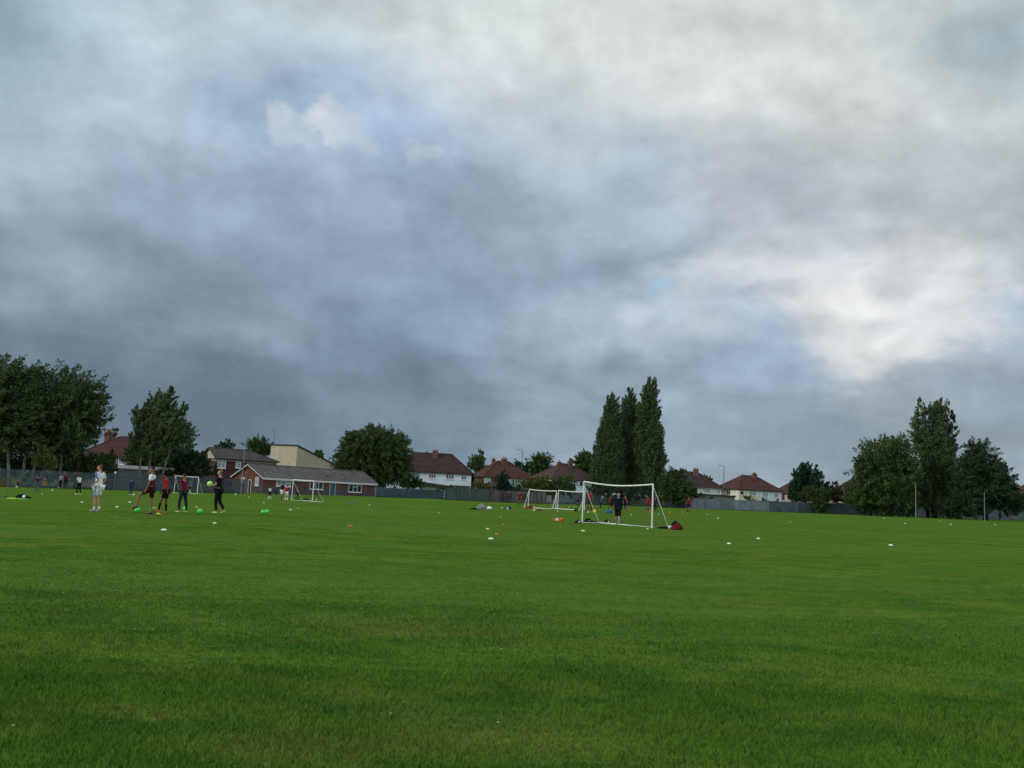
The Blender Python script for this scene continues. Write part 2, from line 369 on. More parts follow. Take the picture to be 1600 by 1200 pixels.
# ------------------------------------------------------------------ the ground
def grass_material(name, blade=False):
    m = bpy.data.materials.new(name); m.use_nodes = True; t = m.node_tree; b = t.nodes['Principled BSDF']
    b.inputs['Roughness'].default_value = 1; b.inputs['Specular IOR Level'].default_value = 0.0
    g = t.nodes.new('ShaderNodeNewGeometry')
    def nz(scale, detail, stretch=(1, 1, 1), off=0):
        mp = t.nodes.new('ShaderNodeMapping'); mp.inputs[3].default_value = stretch; mp.inputs[1].default_value = (off, off, 0)
        t.links.new(g.outputs['Position'], mp.inputs[0]); n = t.nodes.new('ShaderNodeTexNoise'); n.inputs['Scale'].default_value = scale; n.inputs['Detail'].default_value = detail
        n.inputs['Roughness'].default_value = .6
        t.links.new(mp.outputs[0], n.inputs['Vector']); return n.outputs[0]
    def rng(v, a, c, lo=0, hi=1):
        r = t.nodes.new('ShaderNodeMapRange'); r.inputs[1].default_value = a; r.inputs[2].default_value = c; r.inputs[3].default_value = lo; r.inputs[4].default_value = hi
        r.interpolation_type = 'SMOOTHSTEP'; t.links.new(v, r.inputs[0]); return r.outputs[0]
    def mx(f, a, c):
        x = t.nodes.new('ShaderNodeMix'); x.data_type = 'RGBA'
        t.links.new(f, x.inputs[0])
        for i, q in ((6, a), (7, c)):
            if isinstance(q, tuple): x.inputs[i].default_value = (*q, 1)
            else: t.links.new(q, x.inputs[i])
        return x.outputs[2]
    k = GK_BLADE if blade else GK_GROUND
    def c(*v): return tuple(q*k for q in v)
    col = mx(rng(nz(.75, 7, (.45, 1, 1)), .42, .60), c(.066, .138, .016), c(.094, .152, .022))       # green to yellow-green patches
    col = mx(rng(nz(1.9, 6, (.5, 1, 1), 13), .46, .62, 0, .9), col, c(.044, .114, .016))                # darker lush clumps
    col = mx(rng(nz(.55, 8, (.35, 1, 1), 41), .54, .70, 0, .55), col, c(.100, .120, .028))        # dry, brownish areas
    col = mx(rng(nz(.10, 4, (.25, 1.6, 1), 77), .44, .60, 0, .6), col, c(.078, .152, .026))      # broad brighter bands of the field
    fine = rng(nz(26.0 if blade else 7.0, 5, (1, 1, 1), 5), .25, .75, .76, 1.24)
    sc = t.nodes.new('ShaderNodeVectorMath'); sc.operation = 'SCALE'; t.links.new(col, sc.inputs[0]); t.links.new(fine, sc.inputs[3]); col = sc.outputs[0]
    t.links.new(col, b.inputs['Base Color'])
    if not blade:
        bp = t.nodes.new('ShaderNodeBump'); bp.inputs['Strength'].default_value = .5; bp.inputs['Distance'].default_value = .05
        t.links.new(nz(9, 6, off=3), bp.inputs['Height']); t.links.new(bp.outputs[0], b.inputs['Normal'])
    return m
GK_GROUND, GK_BLADE = 1.0, 1.16
xs = [-900, -600, -400, -300, -220, -160, -120, -90, -70, -55] + [-45+1.5*i for i in range(61)] + [55, 70, 90, 120, 160, 220, 300, 400, 600, 900]
ys = [-120, -60, -20, 0] + [2+2*i for i in range(36)] + [80, 95, 110, 130, 160, 200, 260, 340, 450, 600, 900, 1400]
gv = [(x, y, terrain(x, y)) for y in ys for x in xs]; nx = len(xs)
gf = [(j*nx+i, j*nx+i+1, (j+1)*nx+i+1, (j+1)*nx+i) for j in range(len(ys)-1) for i in range(nx-1)]
ground = mesh_obj('ground', gv, gf, grass_material('mown_grass_field'), smooth=True); tag(ground, kind='structure')
# dark earth of the gardens behind the fences
def raw_mesh(name, verts, faces_flat, nper, material, parent=None, smooth=False):
    me = bpy.data.meshes.new(name); nv = len(verts); nf = len(faces_flat)//nper
    me.vertices.add(nv); me.vertices.foreach_set('co', np.ascontiguousarray(verts, dtype=np.float32).ravel())
    me.loops.add(nf*nper); me.loops.foreach_set('vertex_index', np.ascontiguousarray(faces_flat, dtype=np.int32))
    me.polygons.add(nf); me.polygons.foreach_set('loop_start', np.arange(0, nf*nper, nper, dtype=np.int32)); me.polygons.foreach_set('loop_total', np.full(nf, nper, dtype=np.int32))
    me.update(calc_edges=True); me.validate()
    me.materials.append(material)
    if smooth: me.polygons.foreach_set('use_smooth', [True]*nf)
    o = bpy.data.objects.new(name, me); COL.objects.link(o)
    if parent is not None: o.parent = parent
    return o
def grass_blades():
    allv = []
    for (d0, d1, dens) in ((3.6, 7, 5600), (7, 11, 2800), (11, 17, 1100), (17, 26, 420), (26, 40, 140), (40, 60, 40)):
        hw = .66
        area = hw*(d1*d1-d0*d0); n = int(area*dens)
        d = np.sqrt(RNG.uniform(d0*d0, d1*d1, n)); x = RNG.uniform(-1, 1, n)*hw*d - 0.0
        allv.append(np.stack([x, d], 1))
    p = np.concatenate(allv); n = len(p)
    d = p[:, 1]
    keep = RNG.uniform(0, 1, n) < np.clip((60-d)/34, 0, 1); p = p[keep]; d = p[:, 1]; n = len(p)
    z = .012*p[:, 0] + .27*np.exp(-((p[:, 0]+10.5)/7.5)**2 - ((d-31)/7.0)**2)
    # patchy height
    ph = np.sin(p[:, 0]*2.1+np.sin(p[:, 1]*1.3)*2)*np.sin(p[:, 1]*1.7+np.cos(p[:, 0]*.9)*2)
    h = (.013+.010*RNG.random(n))*(1+.35*ph) * np.where(RNG.random(n) < .004, 2.2, 1.0) * np.clip(1.75-(d-4)/8, .62, 1.7) * np.clip(1.15-(d-5)/30, .4, 1)
    w = .0028*np.clip(d/6, 1, 5)*(1+.5*RNG.random(n))
    a = RNG.uniform(0, 2*np.pi, n); b = RNG.uniform(0, 2*np.pi, n); ln_ = h*RNG.uniform(.2, 1.3, n)
    v = np.zeros((n, 3, 3), dtype=np.float32)
    v[:, 0, 0] = p[:, 0]-np.cos(a)*w; v[:, 0, 1] = p[:, 1]-np.sin(a)*w; v[:, 0, 2] = z-.004
    v[:, 1, 0] = p[:, 0]+np.cos(a)*w; v[:, 1, 1] = p[:, 1]+np.sin(a)*w; v[:, 1, 2] = z-.004
    v[:, 2, 0] = p[:, 0]+np.cos(b)*ln_; v[:, 2, 1] = p[:, 1]+np.sin(b)*ln_; v[:, 2, 2] = z+h
    o = raw_mesh('grass', v.reshape(-1, 3), np.arange(n*3), 3, grass_material('grass_blade', True))
    tag(o, 'short mown grass blades covering the near field', 'grass', kind='stuff')
grass_blades()

# ------------------------------------------------------------------ buildings
class Building:
    """front-left corner at column px0 / depth d0, front-right at px1 / d1; the body runs back by `depth`"""
    def __init__(s, name, label, cat, px0, d0, px1, d1, depth, eave_px, ridge_px, group=None, eave_z=None, ridge_z=None):
        a = gd(px0, d0); b = gd(px1, d1); s.a = a
        v = Vector((b.x-a.x, b.y-a.y, 0)); s.len = v.length; s.u = v.normalized(); s.n = Vector((-s.u.y, s.u.x, 0)); s.dep = depth
        s.base = min(a.z, b.z)-.3
        s.root = empty(name, (a.x, a.y, s.base), math.atan2(s.u.y, s.u.x)); tag(s.root, label, cat, group)
        if eave_z is None:
            eave_z = sum(at(px, py, (d0 if px <= (px0+px1)/2 else d1)).z for px, py in eave_px)/len(eave_px)
        s.ez = eave_z - s.base
        if ridge_z is None:
            dm = (d0+d1)/2 + s.n.y*depth/2
            ridge_z = sum(at(px, py, dm).z for px, py in ridge_px)/len(ridge_px)
        s.rz = ridge_z - s.base
    def hit(s, face, px, py):
        v = ray(px, py)
        if face == 'front': o, t, n = s.a, s.u, s.n
        else: o, t, n = s.a, s.n, s.u
        k = ((o-CAM).dot(n))/v.dot(n); p = CAM+v*k
        return (p-o).dot(t), p.z-s.base
    def walls(s, m, name='wall', x0=0, x1=None, z0=0, z1=None, proud=0):
        b = MB(); b.box((x0, -proud, z0), (s.len if x1 is None else x1, s.dep+proud, s.ez if z1 is None else z1)); return b.build(name, m, s.root)
    def gable_walls(s, m):
        b = MB(); L_, D, e, r = s.len, s.dep, s.ez, s.rz
        b.add([(0, 0, 0), (0, D, 0), (0, D, e), (0, D/2, r-.12), (0, 0, e), (L_, 0, 0), (L_, D, 0), (L_, D, e), (L_, D/2, r-.12), (L_, 0, e)],
              [(0, 4, 3, 2, 1), (5, 6, 7, 8, 9), (0, 5, 9, 4), (1, 2, 7, 6), (0, 1, 6, 5), (4, 9, 8, 3), (3, 8, 7, 2)])
        return b.build('wall', m, s.root)
    def roof(s, m, hl=None, hr=None, over=.35, thick=.14):
        L_, D, e, r = s.len, s.dep, s.ez, s.rz
        hl = D/2 if hl is None else hl; hr = D/2 if hr is None else hr
        k = (r-e)/(D/2); ze = e-over*k*.6
        o = over
        ts = [(-o, -o, ze), (L_+o, -o, ze), (L_+o, D+o, ze), (-o, D+o, ze), (hl-(o if hl == 0 else 0), D/2, r), (L_-hr+(o if hr == 0 else 0), D/2, r)]
        bs = [(x, y, z-thick) for x, y, z in ts]
        v = ts+bs
        f = [(0, 1, 5, 4), (2, 3, 4, 5), (1, 2, 5), (3, 0, 4),
             (6, 10, 11, 7), (8, 11, 10, 9), (7, 11, 8), (9, 10, 6)]
        f += [(0, 6, 7, 1), (2, 8, 9, 3)]
        if hr == 0: f.remove((1, 2, 5)); f.remove((7, 11, 8)); f += [(1, 7, 11, 5), (5, 11, 8, 2)]
        else: f += [(1, 7, 8, 2)]
        if hl == 0: f.remove((3, 0, 4)); f.remove((9, 10, 6)); f += [(0, 4, 10, 6), (4, 3, 9, 10)]
        else: f += [(3, 9, 6, 0)]
        s.roof_o = mesh_obj('roof', v, f, m, s.root)
        # ridge and hip cappings
        c = MB(); rr = .11
        c.tube([ts[4], ts[5]], rr, 6)
        for q in ((0, 4), (3, 4), (1, 5), (2, 5)): c.tube([ts[q[0]], ts[q[1]]], rr, 6)
        c.build('ridge_tiles', m, s.roof_o)
        return s.roof_o
    def gutter(s, m=None):
        b = MB(); o = .35; k = (s.rz-s.ez)/(s.dep/2); z = s.ez-o*k*.6-.16
        b.box((-o, -o-.09, z-.06), (s.len+o, -o-.003, z+.1)); b.box((-o-.09, -o-.09, z-.06), (-o-.003, s.dep+o, z+.1))
        b.build('gutter', m or FASCIA, s.root)
    def window(s, face, x0, y0, x1, y1, cols=2, transom=False, fm=None, gm=None, sill=True, name='window'):
        u0, z1 = s.hit(face, x0, y0); u1, z0 = s.hit(face, x1, y1)
        if u0 > u1: u0, u1 = u1, u0
        return s.window_w(face, u0, z0, u1, z1, cols, transom, fm, gm, sill, name)
    def window_w(s, face, u0, z0, u1, z1, cols=2, transom=False, fm=None, gm=None, sill=True, name='window'):
        fm = fm or FRAME_W; gm = gm or GLASS; ft = .09
        def P(u, z, d):
            return (u, -d, z) if face == 'front' else (-d, u, z)
        def bx(b, ua, za, ub, zb, da, db):
            p = P(ua, za, da); q = P(ub, zb, db)
            b.box(tuple(min(i, j) for i, j in zip(p, q)), tuple(max(i, j) for i, j in zip(p, q)))
        g = MB(); bx(g, u0, z0, u1, z1, -.02, .03); w = g.build(name, gm, s.root)
        fr = MB()
        bx(fr, u0-ft*.3, z0, u0+ft, z1, -.02, .08); bx(fr, u1-ft, z0, u1+ft*.3, z1, -.02, .08)
        bx(fr, u0+ft, z0, u1-ft, z0+ft, -.02, .079); bx(fr, u0+ft, z1-ft, u1-ft, z1, -.02, .079)
        for i in range(1, cols):
            c = u0+(u1-u0)*i/cols; bx(fr, c-ft*.6, z0+ft, c+ft*.6, z1-ft, -.02, .078)
        if transom:
            zt = z1-(z1-z0)*.3
            for i in range(cols):
                if transom == 'mid' and cols == 3 and i != 1: continue
                ca = u0+(u1-u0)*i/cols+ft; cb_ = u0+(u1-u0)*(i+1)/cols-ft
                bx(fr, ca, zt-ft*.5, cb_, zt+ft*.5, -.02, .077)
        fr.build('frame', fm, w)
        if sill:
            sl = MB(); bx(sl, u0-.12, z0-.1, u1+.12, z0-.003, -.02, .16); sl.build('sill', fm, w)
        return w
    def chimney(s, px, py0, wpx, m=CHIM, back=0.0, pots=2, h=None):
        dd = s.a.y + s.n.y*(s.dep/2) + s.u.y*s.len/2
        p = at(px, py0, dd); rel = p-s.a; u = rel.dot(s.u)
        wm = wpx*dd/F; zt = p.z-s.base
        c = MB(); y = s.dep/2+back; bz = s.rz-1.6 if h is None else zt-h
        c.box((u-wm/2, y-.45, bz), (u+wm/2, y+.45, zt-.25)); c.box((u-wm/2-.07, y-.52, zt-.25), (u+wm/2+.07, y+.52, zt-.1))
        o = c.build('chimney', m, s.roof_o)
        for i in range(pots):
            MB().lathe([(.12, 0), (.10, .3), (.13, .34), (.13, .4)], 8, (u-wm/2+wm*(i+.5)/pots, y, zt-.1)).build('chimney_pot', TERRACOTTA, o)
        return o

GH = 'houses behind the playing field'
# far left, maroon roof behind the trees
b = Building('brick_house', 'two-storey house with a maroon hipped roof at far left, seen between the windblown trees', 'house', 118, 145, 207, 142, 8.5, [(146, 709), (200, 713)], [(170, 681), (190, 683)], GH)
b.walls(GREY_WALL); b.roof(TILE_MAROON); b.gutter(TRIM_D); b.chimney(164, 673, 8, pots=3)
for x in (150, 162, 174, 186): b.window('front', x, 715, x+8, 726, 2, gm=CURTAIN)
m_ = MB(); m_.box((b.len-1.0, -.16, 0), (b.len-.35, -.003, b.ez-.4)); m_.build('white_panel', FASCIA, b.root)

# brown brick block with grey roof, cream gable
b = Building('brick_building', 'two-storey dark red brick block with brown-grey roof behind the clubhouse', 'building', 336, 160, 430, 166.5, 8.4, [(336, 714), (425, 721)], [(318, 698), (405, 706)])
b.walls(DARK_BRICK, z1=b.ez-.35); b.walls(HALL_CREAM, 'cream_band', z0=b.ez-.55, z1=b.ez-.02, proud=.04)
b.roof(SLATE, hl=0)
g = MB(); g.add([(0, .02, b.ez-.6), (0, b.dep-.02, b.ez-.6), (0, b.dep/2, b.rz-.18), (.3, .02, b.ez-.6), (.3, b.dep-.02, b.ez-.6), (.3, b.dep/2, b.rz-.18)], [(0, 2, 1), (3, 4, 5), (0, 3, 5, 2), (1, 2, 5, 4), (0, 1, 4, 3)])
o = g.build('gable_panel', HALL_CREAM, b.root); o.location.x = -.045
b.gutter(TRIM_D)
b.window('front', 340, 718.5, 352, 732, 2, True, gm=CURTAIN); b.window('front', 369, 720.5, 375.5, 731.5, 1, True, gm=CURTAIN)

# cream clad hall with sloping roof
A = gd(460, 192); B = gd(526, 206); v = Vector((B.x-A.x, B.y-A.y, 0)); Lh = v.length; rz = math.atan2(v.y, v.x)
bz = min(A.z, B.z)-.3; hall = tag(empty('sports_hall', (A.x, A.y, bz), rz), 'tall cream clad hall with a mono-pitch roof rising behind the brick clubhouse', 'hall')
zt = at(460, 696.5, 192).z-bz; zr = at(526, 729.5, 206).z-bz; Dh = 7.0; zm = 5.2
m_ = MB(); m_.add([(0, 0, zm), (Lh, 0, zm), (Lh, Dh, zm), (0, Dh, zm), (0, 0, zt), (Lh, 0, max(zr, zm+.3)), (Lh, Dh, max(zr, zm+.3)), (0, Dh, zt)],
       [(0, 3, 2, 1), (4, 5, 6, 7), (0, 1, 5, 4), (1, 2, 6, 5), (2, 3, 7, 6), (3, 0, 4, 7)]); m_.build('cladding', HALL_CREAM, hall)
m_ = MB(); m_.box((.1, .1, 0), (Lh-.1, Dh-.1, zm-.003)); m_.build('wall', DARK_BRICK, hall)
m_ = MB(); zr2 = max(zr, zm+.3); m_.add([(-.25, -.25, zt+.02), (Lh+.3, -.25, zr2+.0), (Lh+.3, Dh+.25, zr2), (-.25, Dh+.25, zt+.02), (-.25, -.25, zt+.24), (Lh+.3, -.25, zr2+.2), (Lh+.3, Dh+.25, zr2+.2), (-.25, Dh+.25, zt+.24)],
       [(0, 3, 2, 1), (4, 5, 6, 7), (0, 1, 5, 4), (1, 2, 6, 5), (2, 3, 7, 6), (3, 0, 4, 7)]); m_.build('roof', TRIM_D, hall)
m_ = MB(); m_.box((-.14, -.14, zm-.25), (Lh+.14, -.003, zm-.01)); m_.build('fascia', TRIM_D, hall)
m_ = MB(); m_.box((-.3, 1.2, zm-.45), (-.003, 4.2, zm-.2)); m_.build('white_flashing', FASCIA, hall)

# clubhouse
b = Building('clubhouse', 'long single-storey red brick clubhouse with grey pitched roof and white fascia', 'clubhouse', 411, 148, 586, 172, 7.1, [(411, 743.5), (586, 756)], [(389, 724.5), (563, 737)])
b.gable_walls(RED_BRICK); b.roof(TILE_GREY, hl=0, hr=0, over=.3); b.ez += 0
k = (b.rz-b.ez)/(b.dep/2); ze = b.ez-.3*k*.6
m_ = MB(); m_.box((-.3, -.36, ze-.34), (b.len+.3, -.303, ze-.02)); m_.build('fascia', FASCIA, b.root)
m_ = MB()
m_.add([(-.37, -.36, ze-.28), (-.37, b.dep/2, b.rz-.26), (-.37, b.dep+.36, ze-.28), (-.37, -.36, ze+.02), (-.37, b.dep/2, b.rz+.03), (-.37, b.dep+.36, ze+.02),
        (-.31, -.36, ze-.28), (-.31, b.dep/2, b.rz-.26), (-.31, b.dep+.36, ze-.28), (-.31, -.36, ze+.02), (-.31, b.dep/2, b.rz+.03), (-.31, b.dep+.36, ze+.02)],
       [(0, 3, 4, 1), (1, 4, 5, 2), (6, 7, 10, 9), (7, 8, 11, 10), (3, 9, 10, 4), (4, 10, 11, 5), (0, 1, 7, 6), (1, 2, 8, 7), (0, 6, 9, 3), (2, 5, 11, 8)])
m_.build('bargeboard', FASCIA, b.root)
for (xa, xb) in ((-.035, b.len+.03),):
    m_ = MB(); m_.box((xa, -.03, 0), (b.u.length*0+b.hit('front', 515, 760)[0], -.003, 1.62)); m_.box((b.hit('front', 524, 760)[0], -.03, 0), (xb, -.003, 1.62)); m_.build('painted_lower_wall', LOWER_WALL, b.root)
    m_ = MB(); m_.box((-.03, -.003, 0), (-.003, b.dep, 1.62)); m_.build('painted_lower_wall', LOWER_WALL, b.root)
b.window('front', 432.3, 747.5, 453.4, 760.5, 3, 'mid', gm=CURTAIN); b.window('front', 484.3, 751.5, 503.8, 765, 3, 'mid'); b.window('front', 545, 756.8, 564, 769.5, 3, 'mid')
def door_on(b, face, x0, y0, x1, z_top, m, glass=False):
    u0, _ = b.hit(face, x0, y0); u1, _ = b.hit(face, x1, y0)
    if u0 > u1: u0, u1 = u1, u0
    def P(u, z, d): return (u, -d, z) if face == 'front' else (-d, u, z)
    def bx(mb, ua, za, ub, zb, da, db):
        p = P(ua, za, da); q = P(ub, zb, db); mb.box(tuple(min(i, j) for i, j in zip(p, q)), tuple(max(i, j) for i, j in zip(p, q)))
    g = MB(); bx(g, u0+.05, .3, u1-.05, z_top-.05, -.02, .03); o = g.build('door', m, b.root)
    f = MB(); bx(f, u0, .3, u0+.07, z_top, -.02, .08); bx(f, u1-.07, .3, u1, z_top, -.02, .08); bx(f, u0+.07, z_top-.08, u1-.07, z_top, -.02, .079); f.build('door_frame', FRAME_W, o)
    h = MB(); bx(h, u1-.28, 1.25, u1-.18, 1.32, .03, .1); h.build('handle', POLE_M, o)
door_on(b, 'front', 515, 760, 524, b.ez-.42, DOOR_BLUE); door_on(b, 'left', 393.5, 750, 389, 2.45, TRIM_D); b.window('left', 383, 746, 377, 753, 1, gm=CURTAIN)
b.window('left', 405, 745.5, 399, 758.5, 1, True, gm=CURTAIN)
m_ = MB(); u, _ = b.hit('front', 516, 744); m_.box((u, 1.0, b.ez+.25), (u+.9, 1.3, b.ez+.75)); o = m_.build('roof_vent', TRIM_D, b.root)

# flat roofed garage
b = Building('flat_roofed_garage', 'low grey garage with a white flat-roof fascia behind the left fence', 'garage', 184, 128, 275.5, 135, 5.0, [(184, 730), (275, 737)], [(184, 730)], ridge_z=3.0)
b.walls(GREY_WALL, z1=b.ez-.053); m_ = MB(); m_.box((-.06, .05, 0), (-.003, b.dep-.05, b.ez-.1)); m_.build('brick_end', BROWN_BRICK, b.root)
m_ = MB(); m_.box((-.2, -.2, b.ez-.05), (b.len+.2, b.dep+.2, b.ez+.42)); m_.build('roof', mat('bright_white_fascia', (.86, .90, .92), .5, .3, .04, 2), b.root)

# white semi
b = Building('semi_detached_house', 'white rendered semi-detached pair with dark brown hipped roof right of the willow', 'house', 606, 196, 735, 196, 9.6, [(690, 737), (735, 739)], [(670, 708)], GH)
b.walls(WHITE_WALL); b.roof(TILE_DARK, over=.45); b.gutter(TRIM_D); b.chimney(681, 704.5, 8, back=-1.0, pots=3); b.chimney(666, 705.5, 4, back=1.2, pots=1)
b.window('front', 645, 737.5, 656.5, 746.5, 3, gm=CURTAIN); b.window('front', 670, 738.5, 681, 747.5, 3, True); b.window('front', 697, 740, 709, 749, 3, 'mid'); b.window('front', 721, 742, 728.5, 750, 2, True)
u0, _ = b.hit('front', 655, 750); u1, _ = b.hit('front', 734, 757)
m_ = MB(); m_.add([(u0+7, -.02, 3.35), (u1, -.02, 3.35), (u1, -1.7, 2.75), (u0+7, -1.7, 2.75), (u0+7, -.02, 3.2), (u1, -.02, 3.2), (u1, -1.7, 2.6), (u0+7, -1.7, 2.6)], [(0, 1, 2, 3), (4, 7, 6, 5), (3, 2, 6, 7), (0, 3, 7, 4), (1, 5, 6, 2), (0, 4, 5, 1)]); lo = m_.build('lean_to_roof', TRIM_D, b.root)
m_ = MB(); m_.box((u1-6, -1.6, 0), (u1-.1, -.003, 2.6)); m_.build('lean_to_wall', WHITE_WALL, b.root)
m_ = MB(); m_.add([(u0-1, -.02, 4.0), (u0+2.5, -.02, 3.6), (u0+6.8, -.02, 3.2), (u0+6.8, -1.5, 2.8), (u0-1, -1.5, 3.2), (u0-1, -.02, 3.8), (u0+6.8, -.02, 3.0), (u0+6.8, -1.5, 2.65), (u0-1, -1.5, 3.05)], [(0, 1, 4), (1, 2, 3), (1, 3, 4), (4, 3, 7, 8), (5, 8, 7, 6), (0, 4, 8, 5), (2, 6, 7, 3)]); m_.build('porch_roof', TILE_DARK, b.root)

# red-brown roofed semi with brick side wall
b = Building('semi_detached_house', 'semi-detached house with red-brown roof and brown brick end wall, left of the small conifer', 'house', 756, 190, 833, 194, 8.6, [(756, 743), (832, 747)], [(763, 720), (793, 721)], GH)
b.walls(BROWN_BRICK, x1=b.len*.46); b.walls(PALE_BLUE, 'rendered_wall', x0=b.len*.46+.003); b.roof(TILE_RED, over=.45); b.gutter(TRIM_D); b.chimney(786, 716.5, 8, back=-.8, pots=3); b.chimney(772, 716.5, 4, back=1.0, pots=1)
b.window('front', 757, 745, 766, 754.5, 2, True, gm=CURTAIN); b.window('front', 798, 749, 804, 757, 2, gm=CURTAIN); b.window('front', 809, 749, 814, 757, 2, gm=CURTAIN); b.window('front', 822, 750, 828, 757, 2)

b = Building('semi_detached_house', 'semi-detached house with brown hipped roof and white wall behind the twin goals', 'house', 862, 179, 933, 184, 8.6, [(862, 745.5), (932, 750.5)], [(871, 724.5), (896, 725)], GH)
b.walls(WHITE_WALL); b.roof(TILE_BROWN, over=.45); b.gutter(TRIM_D); b.chimney(889.5, 720, 6, back=-.8, pots=3); b.chimney(876, 721, 4, back=1.0, pots=1)
b.window('front', 905.5, 752, 914.5, 760.5, 2, gm=GLASS); b.window('front', 924, 755, 929, 763, 1); b.window('left', 851, 748, 857, 755, 2, gm=CURTAIN); b.window('front', 868, 749, 878, 757, 3)
m_ = MB(); m_.box((b.len*.45, -1.5, 2.75), (b.len+.1, -.003, 2.95)); m_.build('lean_to_roof', FASCIA, b.root)
m_ = MB(); m_.box((b.len*.47, -1.4, 0), (b.len, -.004, 2.747)); m_.build('lean_to_wall', GREY_WALL, b.root)

b = Building('semi_detached_house', 'cream semi-detached house with dark brown roof just right of the tall poplars', 'house', 1031, 212, 1127, 215, 8.8, [(1080, 759), (1127, 761.5)], [(1072, 737), (1087, 737.5)], GH)
b.walls(CREAM_WALL); b.roof(TILE_DARK, over=.45); b.gutter(FASCIA); b.chimney(1086, 732.5, 7, back=-1, pots=3); b.chimney(1072.5, 733.5, 6, back=1, pots=2)
b.window('front', 1077, 761.5, 1089, 770.5, 3, fm=TRIM_D); b.window('front', 1100, 762.5, 1110, 771, 3, gm=CURTAIN); b.window('front', 1119.5, 763, 1125.5, 771, 2, gm=CURTAIN)
a_ = gd(1097, 202); b_ = gd(1148, 204)
ex = Building('flat_roofed_extension', 'low grey flat-roofed outbuilding behind the fence below the cream house', 'outbuilding', 1097, 200, 1148, 202, 5.0, [(1100, 774)], [(1100, 774)], ridge_z=4.0)
ex.walls(GREY_WALL); m_ = MB(); m_.box((-.2, -.2, ex.ez+.003), (ex.len+.2, ex.dep+.2, ex.ez+.3)); m_.build('roof', SLATE, ex.root)

b = Building('semi_detached_house', 'semi-detached pair, half cream and half pale blue, right of the lamp post', 'house', 1154, 212, 1221, 217, 8.8, [(1154, 762), (1220, 767)], [(1157, 743.5), (1180, 743)], GH)
b.walls(CREAM_WALL, x1=b.len*.5); b.walls(PALE_BLUE, 'pale_blue_wall', x0=b.len*.5+.003); b.roof(TILE_RED, over=.45); b.gutter(TRIM_D); b.chimney(1176, 740, 6, back=-1, pots=3); b.chimney(1162.5, 742, 4, back=1, pots=1)
b.window('front', 1156, 765.5, 1162, 773.5, 1, True); b.window('front', 1171.5, 765.8, 1181, 775, 2, True, gm=CURTAIN); b.window('front', 1191.5, 768, 1200, 776.8, 3, True, gm=CURTAIN); b.window('front', 1210, 769.5, 1215.6, 777.5, 1, True, gm=CURTAIN)
b.window('left', 1136, 765, 1141.5, 774, 2)

b = Building('semi_detached_house', 'pinkish cream house with red window frame, half hidden by the dark conifers', 'house', 1246, 222, 1312, 228, 8.8, [(1246, 770)], [(1256, 748)], GH)
b.walls(PINK_WALL); b.roof(TILE_RED, over=.45); b.gutter(TRIM_D); b.chimney(1262, 745, 6, back=-1)
b.window('left', 1222, 771.5, 1226, 781, 1, True, fm=RED_FRAME); b.window('left', 1231, 772, 1236, 780, 1)
b = Building('semi_detached_house', 'red brick house with red roof, mostly hidden by the big rounded tree', 'house', 1334, 222, 1396, 228, 8.8, [(1334, 773)], [(1340, 748)], GH)
b.walls(RED_BRICK); b.roof(TILE_MAROON, over=.45); b.gutter(FASCIA); b.window('left', 1310, 776, 1317, 785, 2, gm=CURTAIN); b.window('front', 1338, 777, 1346, 786, 2)
b = Building('semi_detached_house', 'red brick house at the right edge, behind the spreading sycamore', 'house', 1592, 205, 1662, 205, 8.8, [(1592, 778)], [(1620, 757)], GH)
b.walls(RED_BRICK); b.roof(TILE_RED, over=.45); b.gutter(FASCIA); b.window('front', 1594, 784, 1600, 792, 1)

# ------------------------------------------------------------------ fences
def fence_path(wps, step):
    pts = []
    for (pa, da), (pb, db) in zip(wps[:-1], wps[1:]):
        a = gd(pa, da); b = gd(pb, db); n = max(1, int((b-a).length/step))
        for i in range(n):
            q = a.lerp(b, i/n); q.z = terrain(q.x, q.y); pts.append((q, (b-a).normalized()))
    b = gd(*wps[-1]); pts.append((b, pts[-1][1])); return pts
def palisade(name, label, wps, h, pw, step, m, top=True, post_every=6.0):
    p0 = gd(*wps[0]); root = tag(empty(name, p0), label, 'fence')
    rail = MB(); pal = MB(); pts = fence_path(wps, step)
    for q, t in pts:
        q = q-p0; n = Vector((-t.y, t.x, 0)); hh = h*random.uniform(.992, 1.008)
        a = q-t*pw/2; b = q+t*pw/2; th = n*.02; e = Vector((0, 0, .03)); s = Vector((0, 0, hh-.1)); k = Vector((0, 0, hh))
        pal.add([a+e-th, b+e-th, b+e+th, a+e+th, a+s-th, b+s-th, b+s+th, a+s+th, q+k-th, q+k+th],
                [(0, 1, 5, 4), (1, 2, 6, 5), (2, 3, 7, 6), (3, 0, 4, 7), (4, 5, 8), (6, 7, 9), (5, 6, 9, 8), (7, 4, 8, 9)])
    pal.build('pales', m, root)
    for z in (.25, h-.35):
        r = MB(); pp = fence_path(wps, 8)
        r.tube([q-p0+Vector((-t.y, t.x, 0))*.06+Vector((0, 0, z)) for q, t in pp], .03, 4); r.build('rail', m, root)
    for q, t in fence_path(wps, post_every)[:98]:
        r = MB(); c = q-p0-Vector((-t.y, t.x, 0))*.1; r.box((c.x-.07, c.y-.07, c.z-.3), (c.x+.07, c.y+.07, c.z+h+random.uniform(-.02, .10))); r.build('post', POST_M, root)
    return root
FL = [(-70, 104), (0, 107), (100, 112), (180, 117), (300, 124), (410, 134), (500, 146), (600, 160), (693, 174)]
palisade('palisade_fence', 'grey galvanised palisade fence along the left side of the field', [(-70, 104), (0, 107), (100, 112), (180, 117), (300, 125), (383, 133)], 2.12, .075, .14, STEEL)
palisade('palisade_fence', 'dense grey palisade fence between the clubhouse and the green board fence', [(587, 160), (640, 167), (693, 174)], 1.75, .10, .112, STEEL)
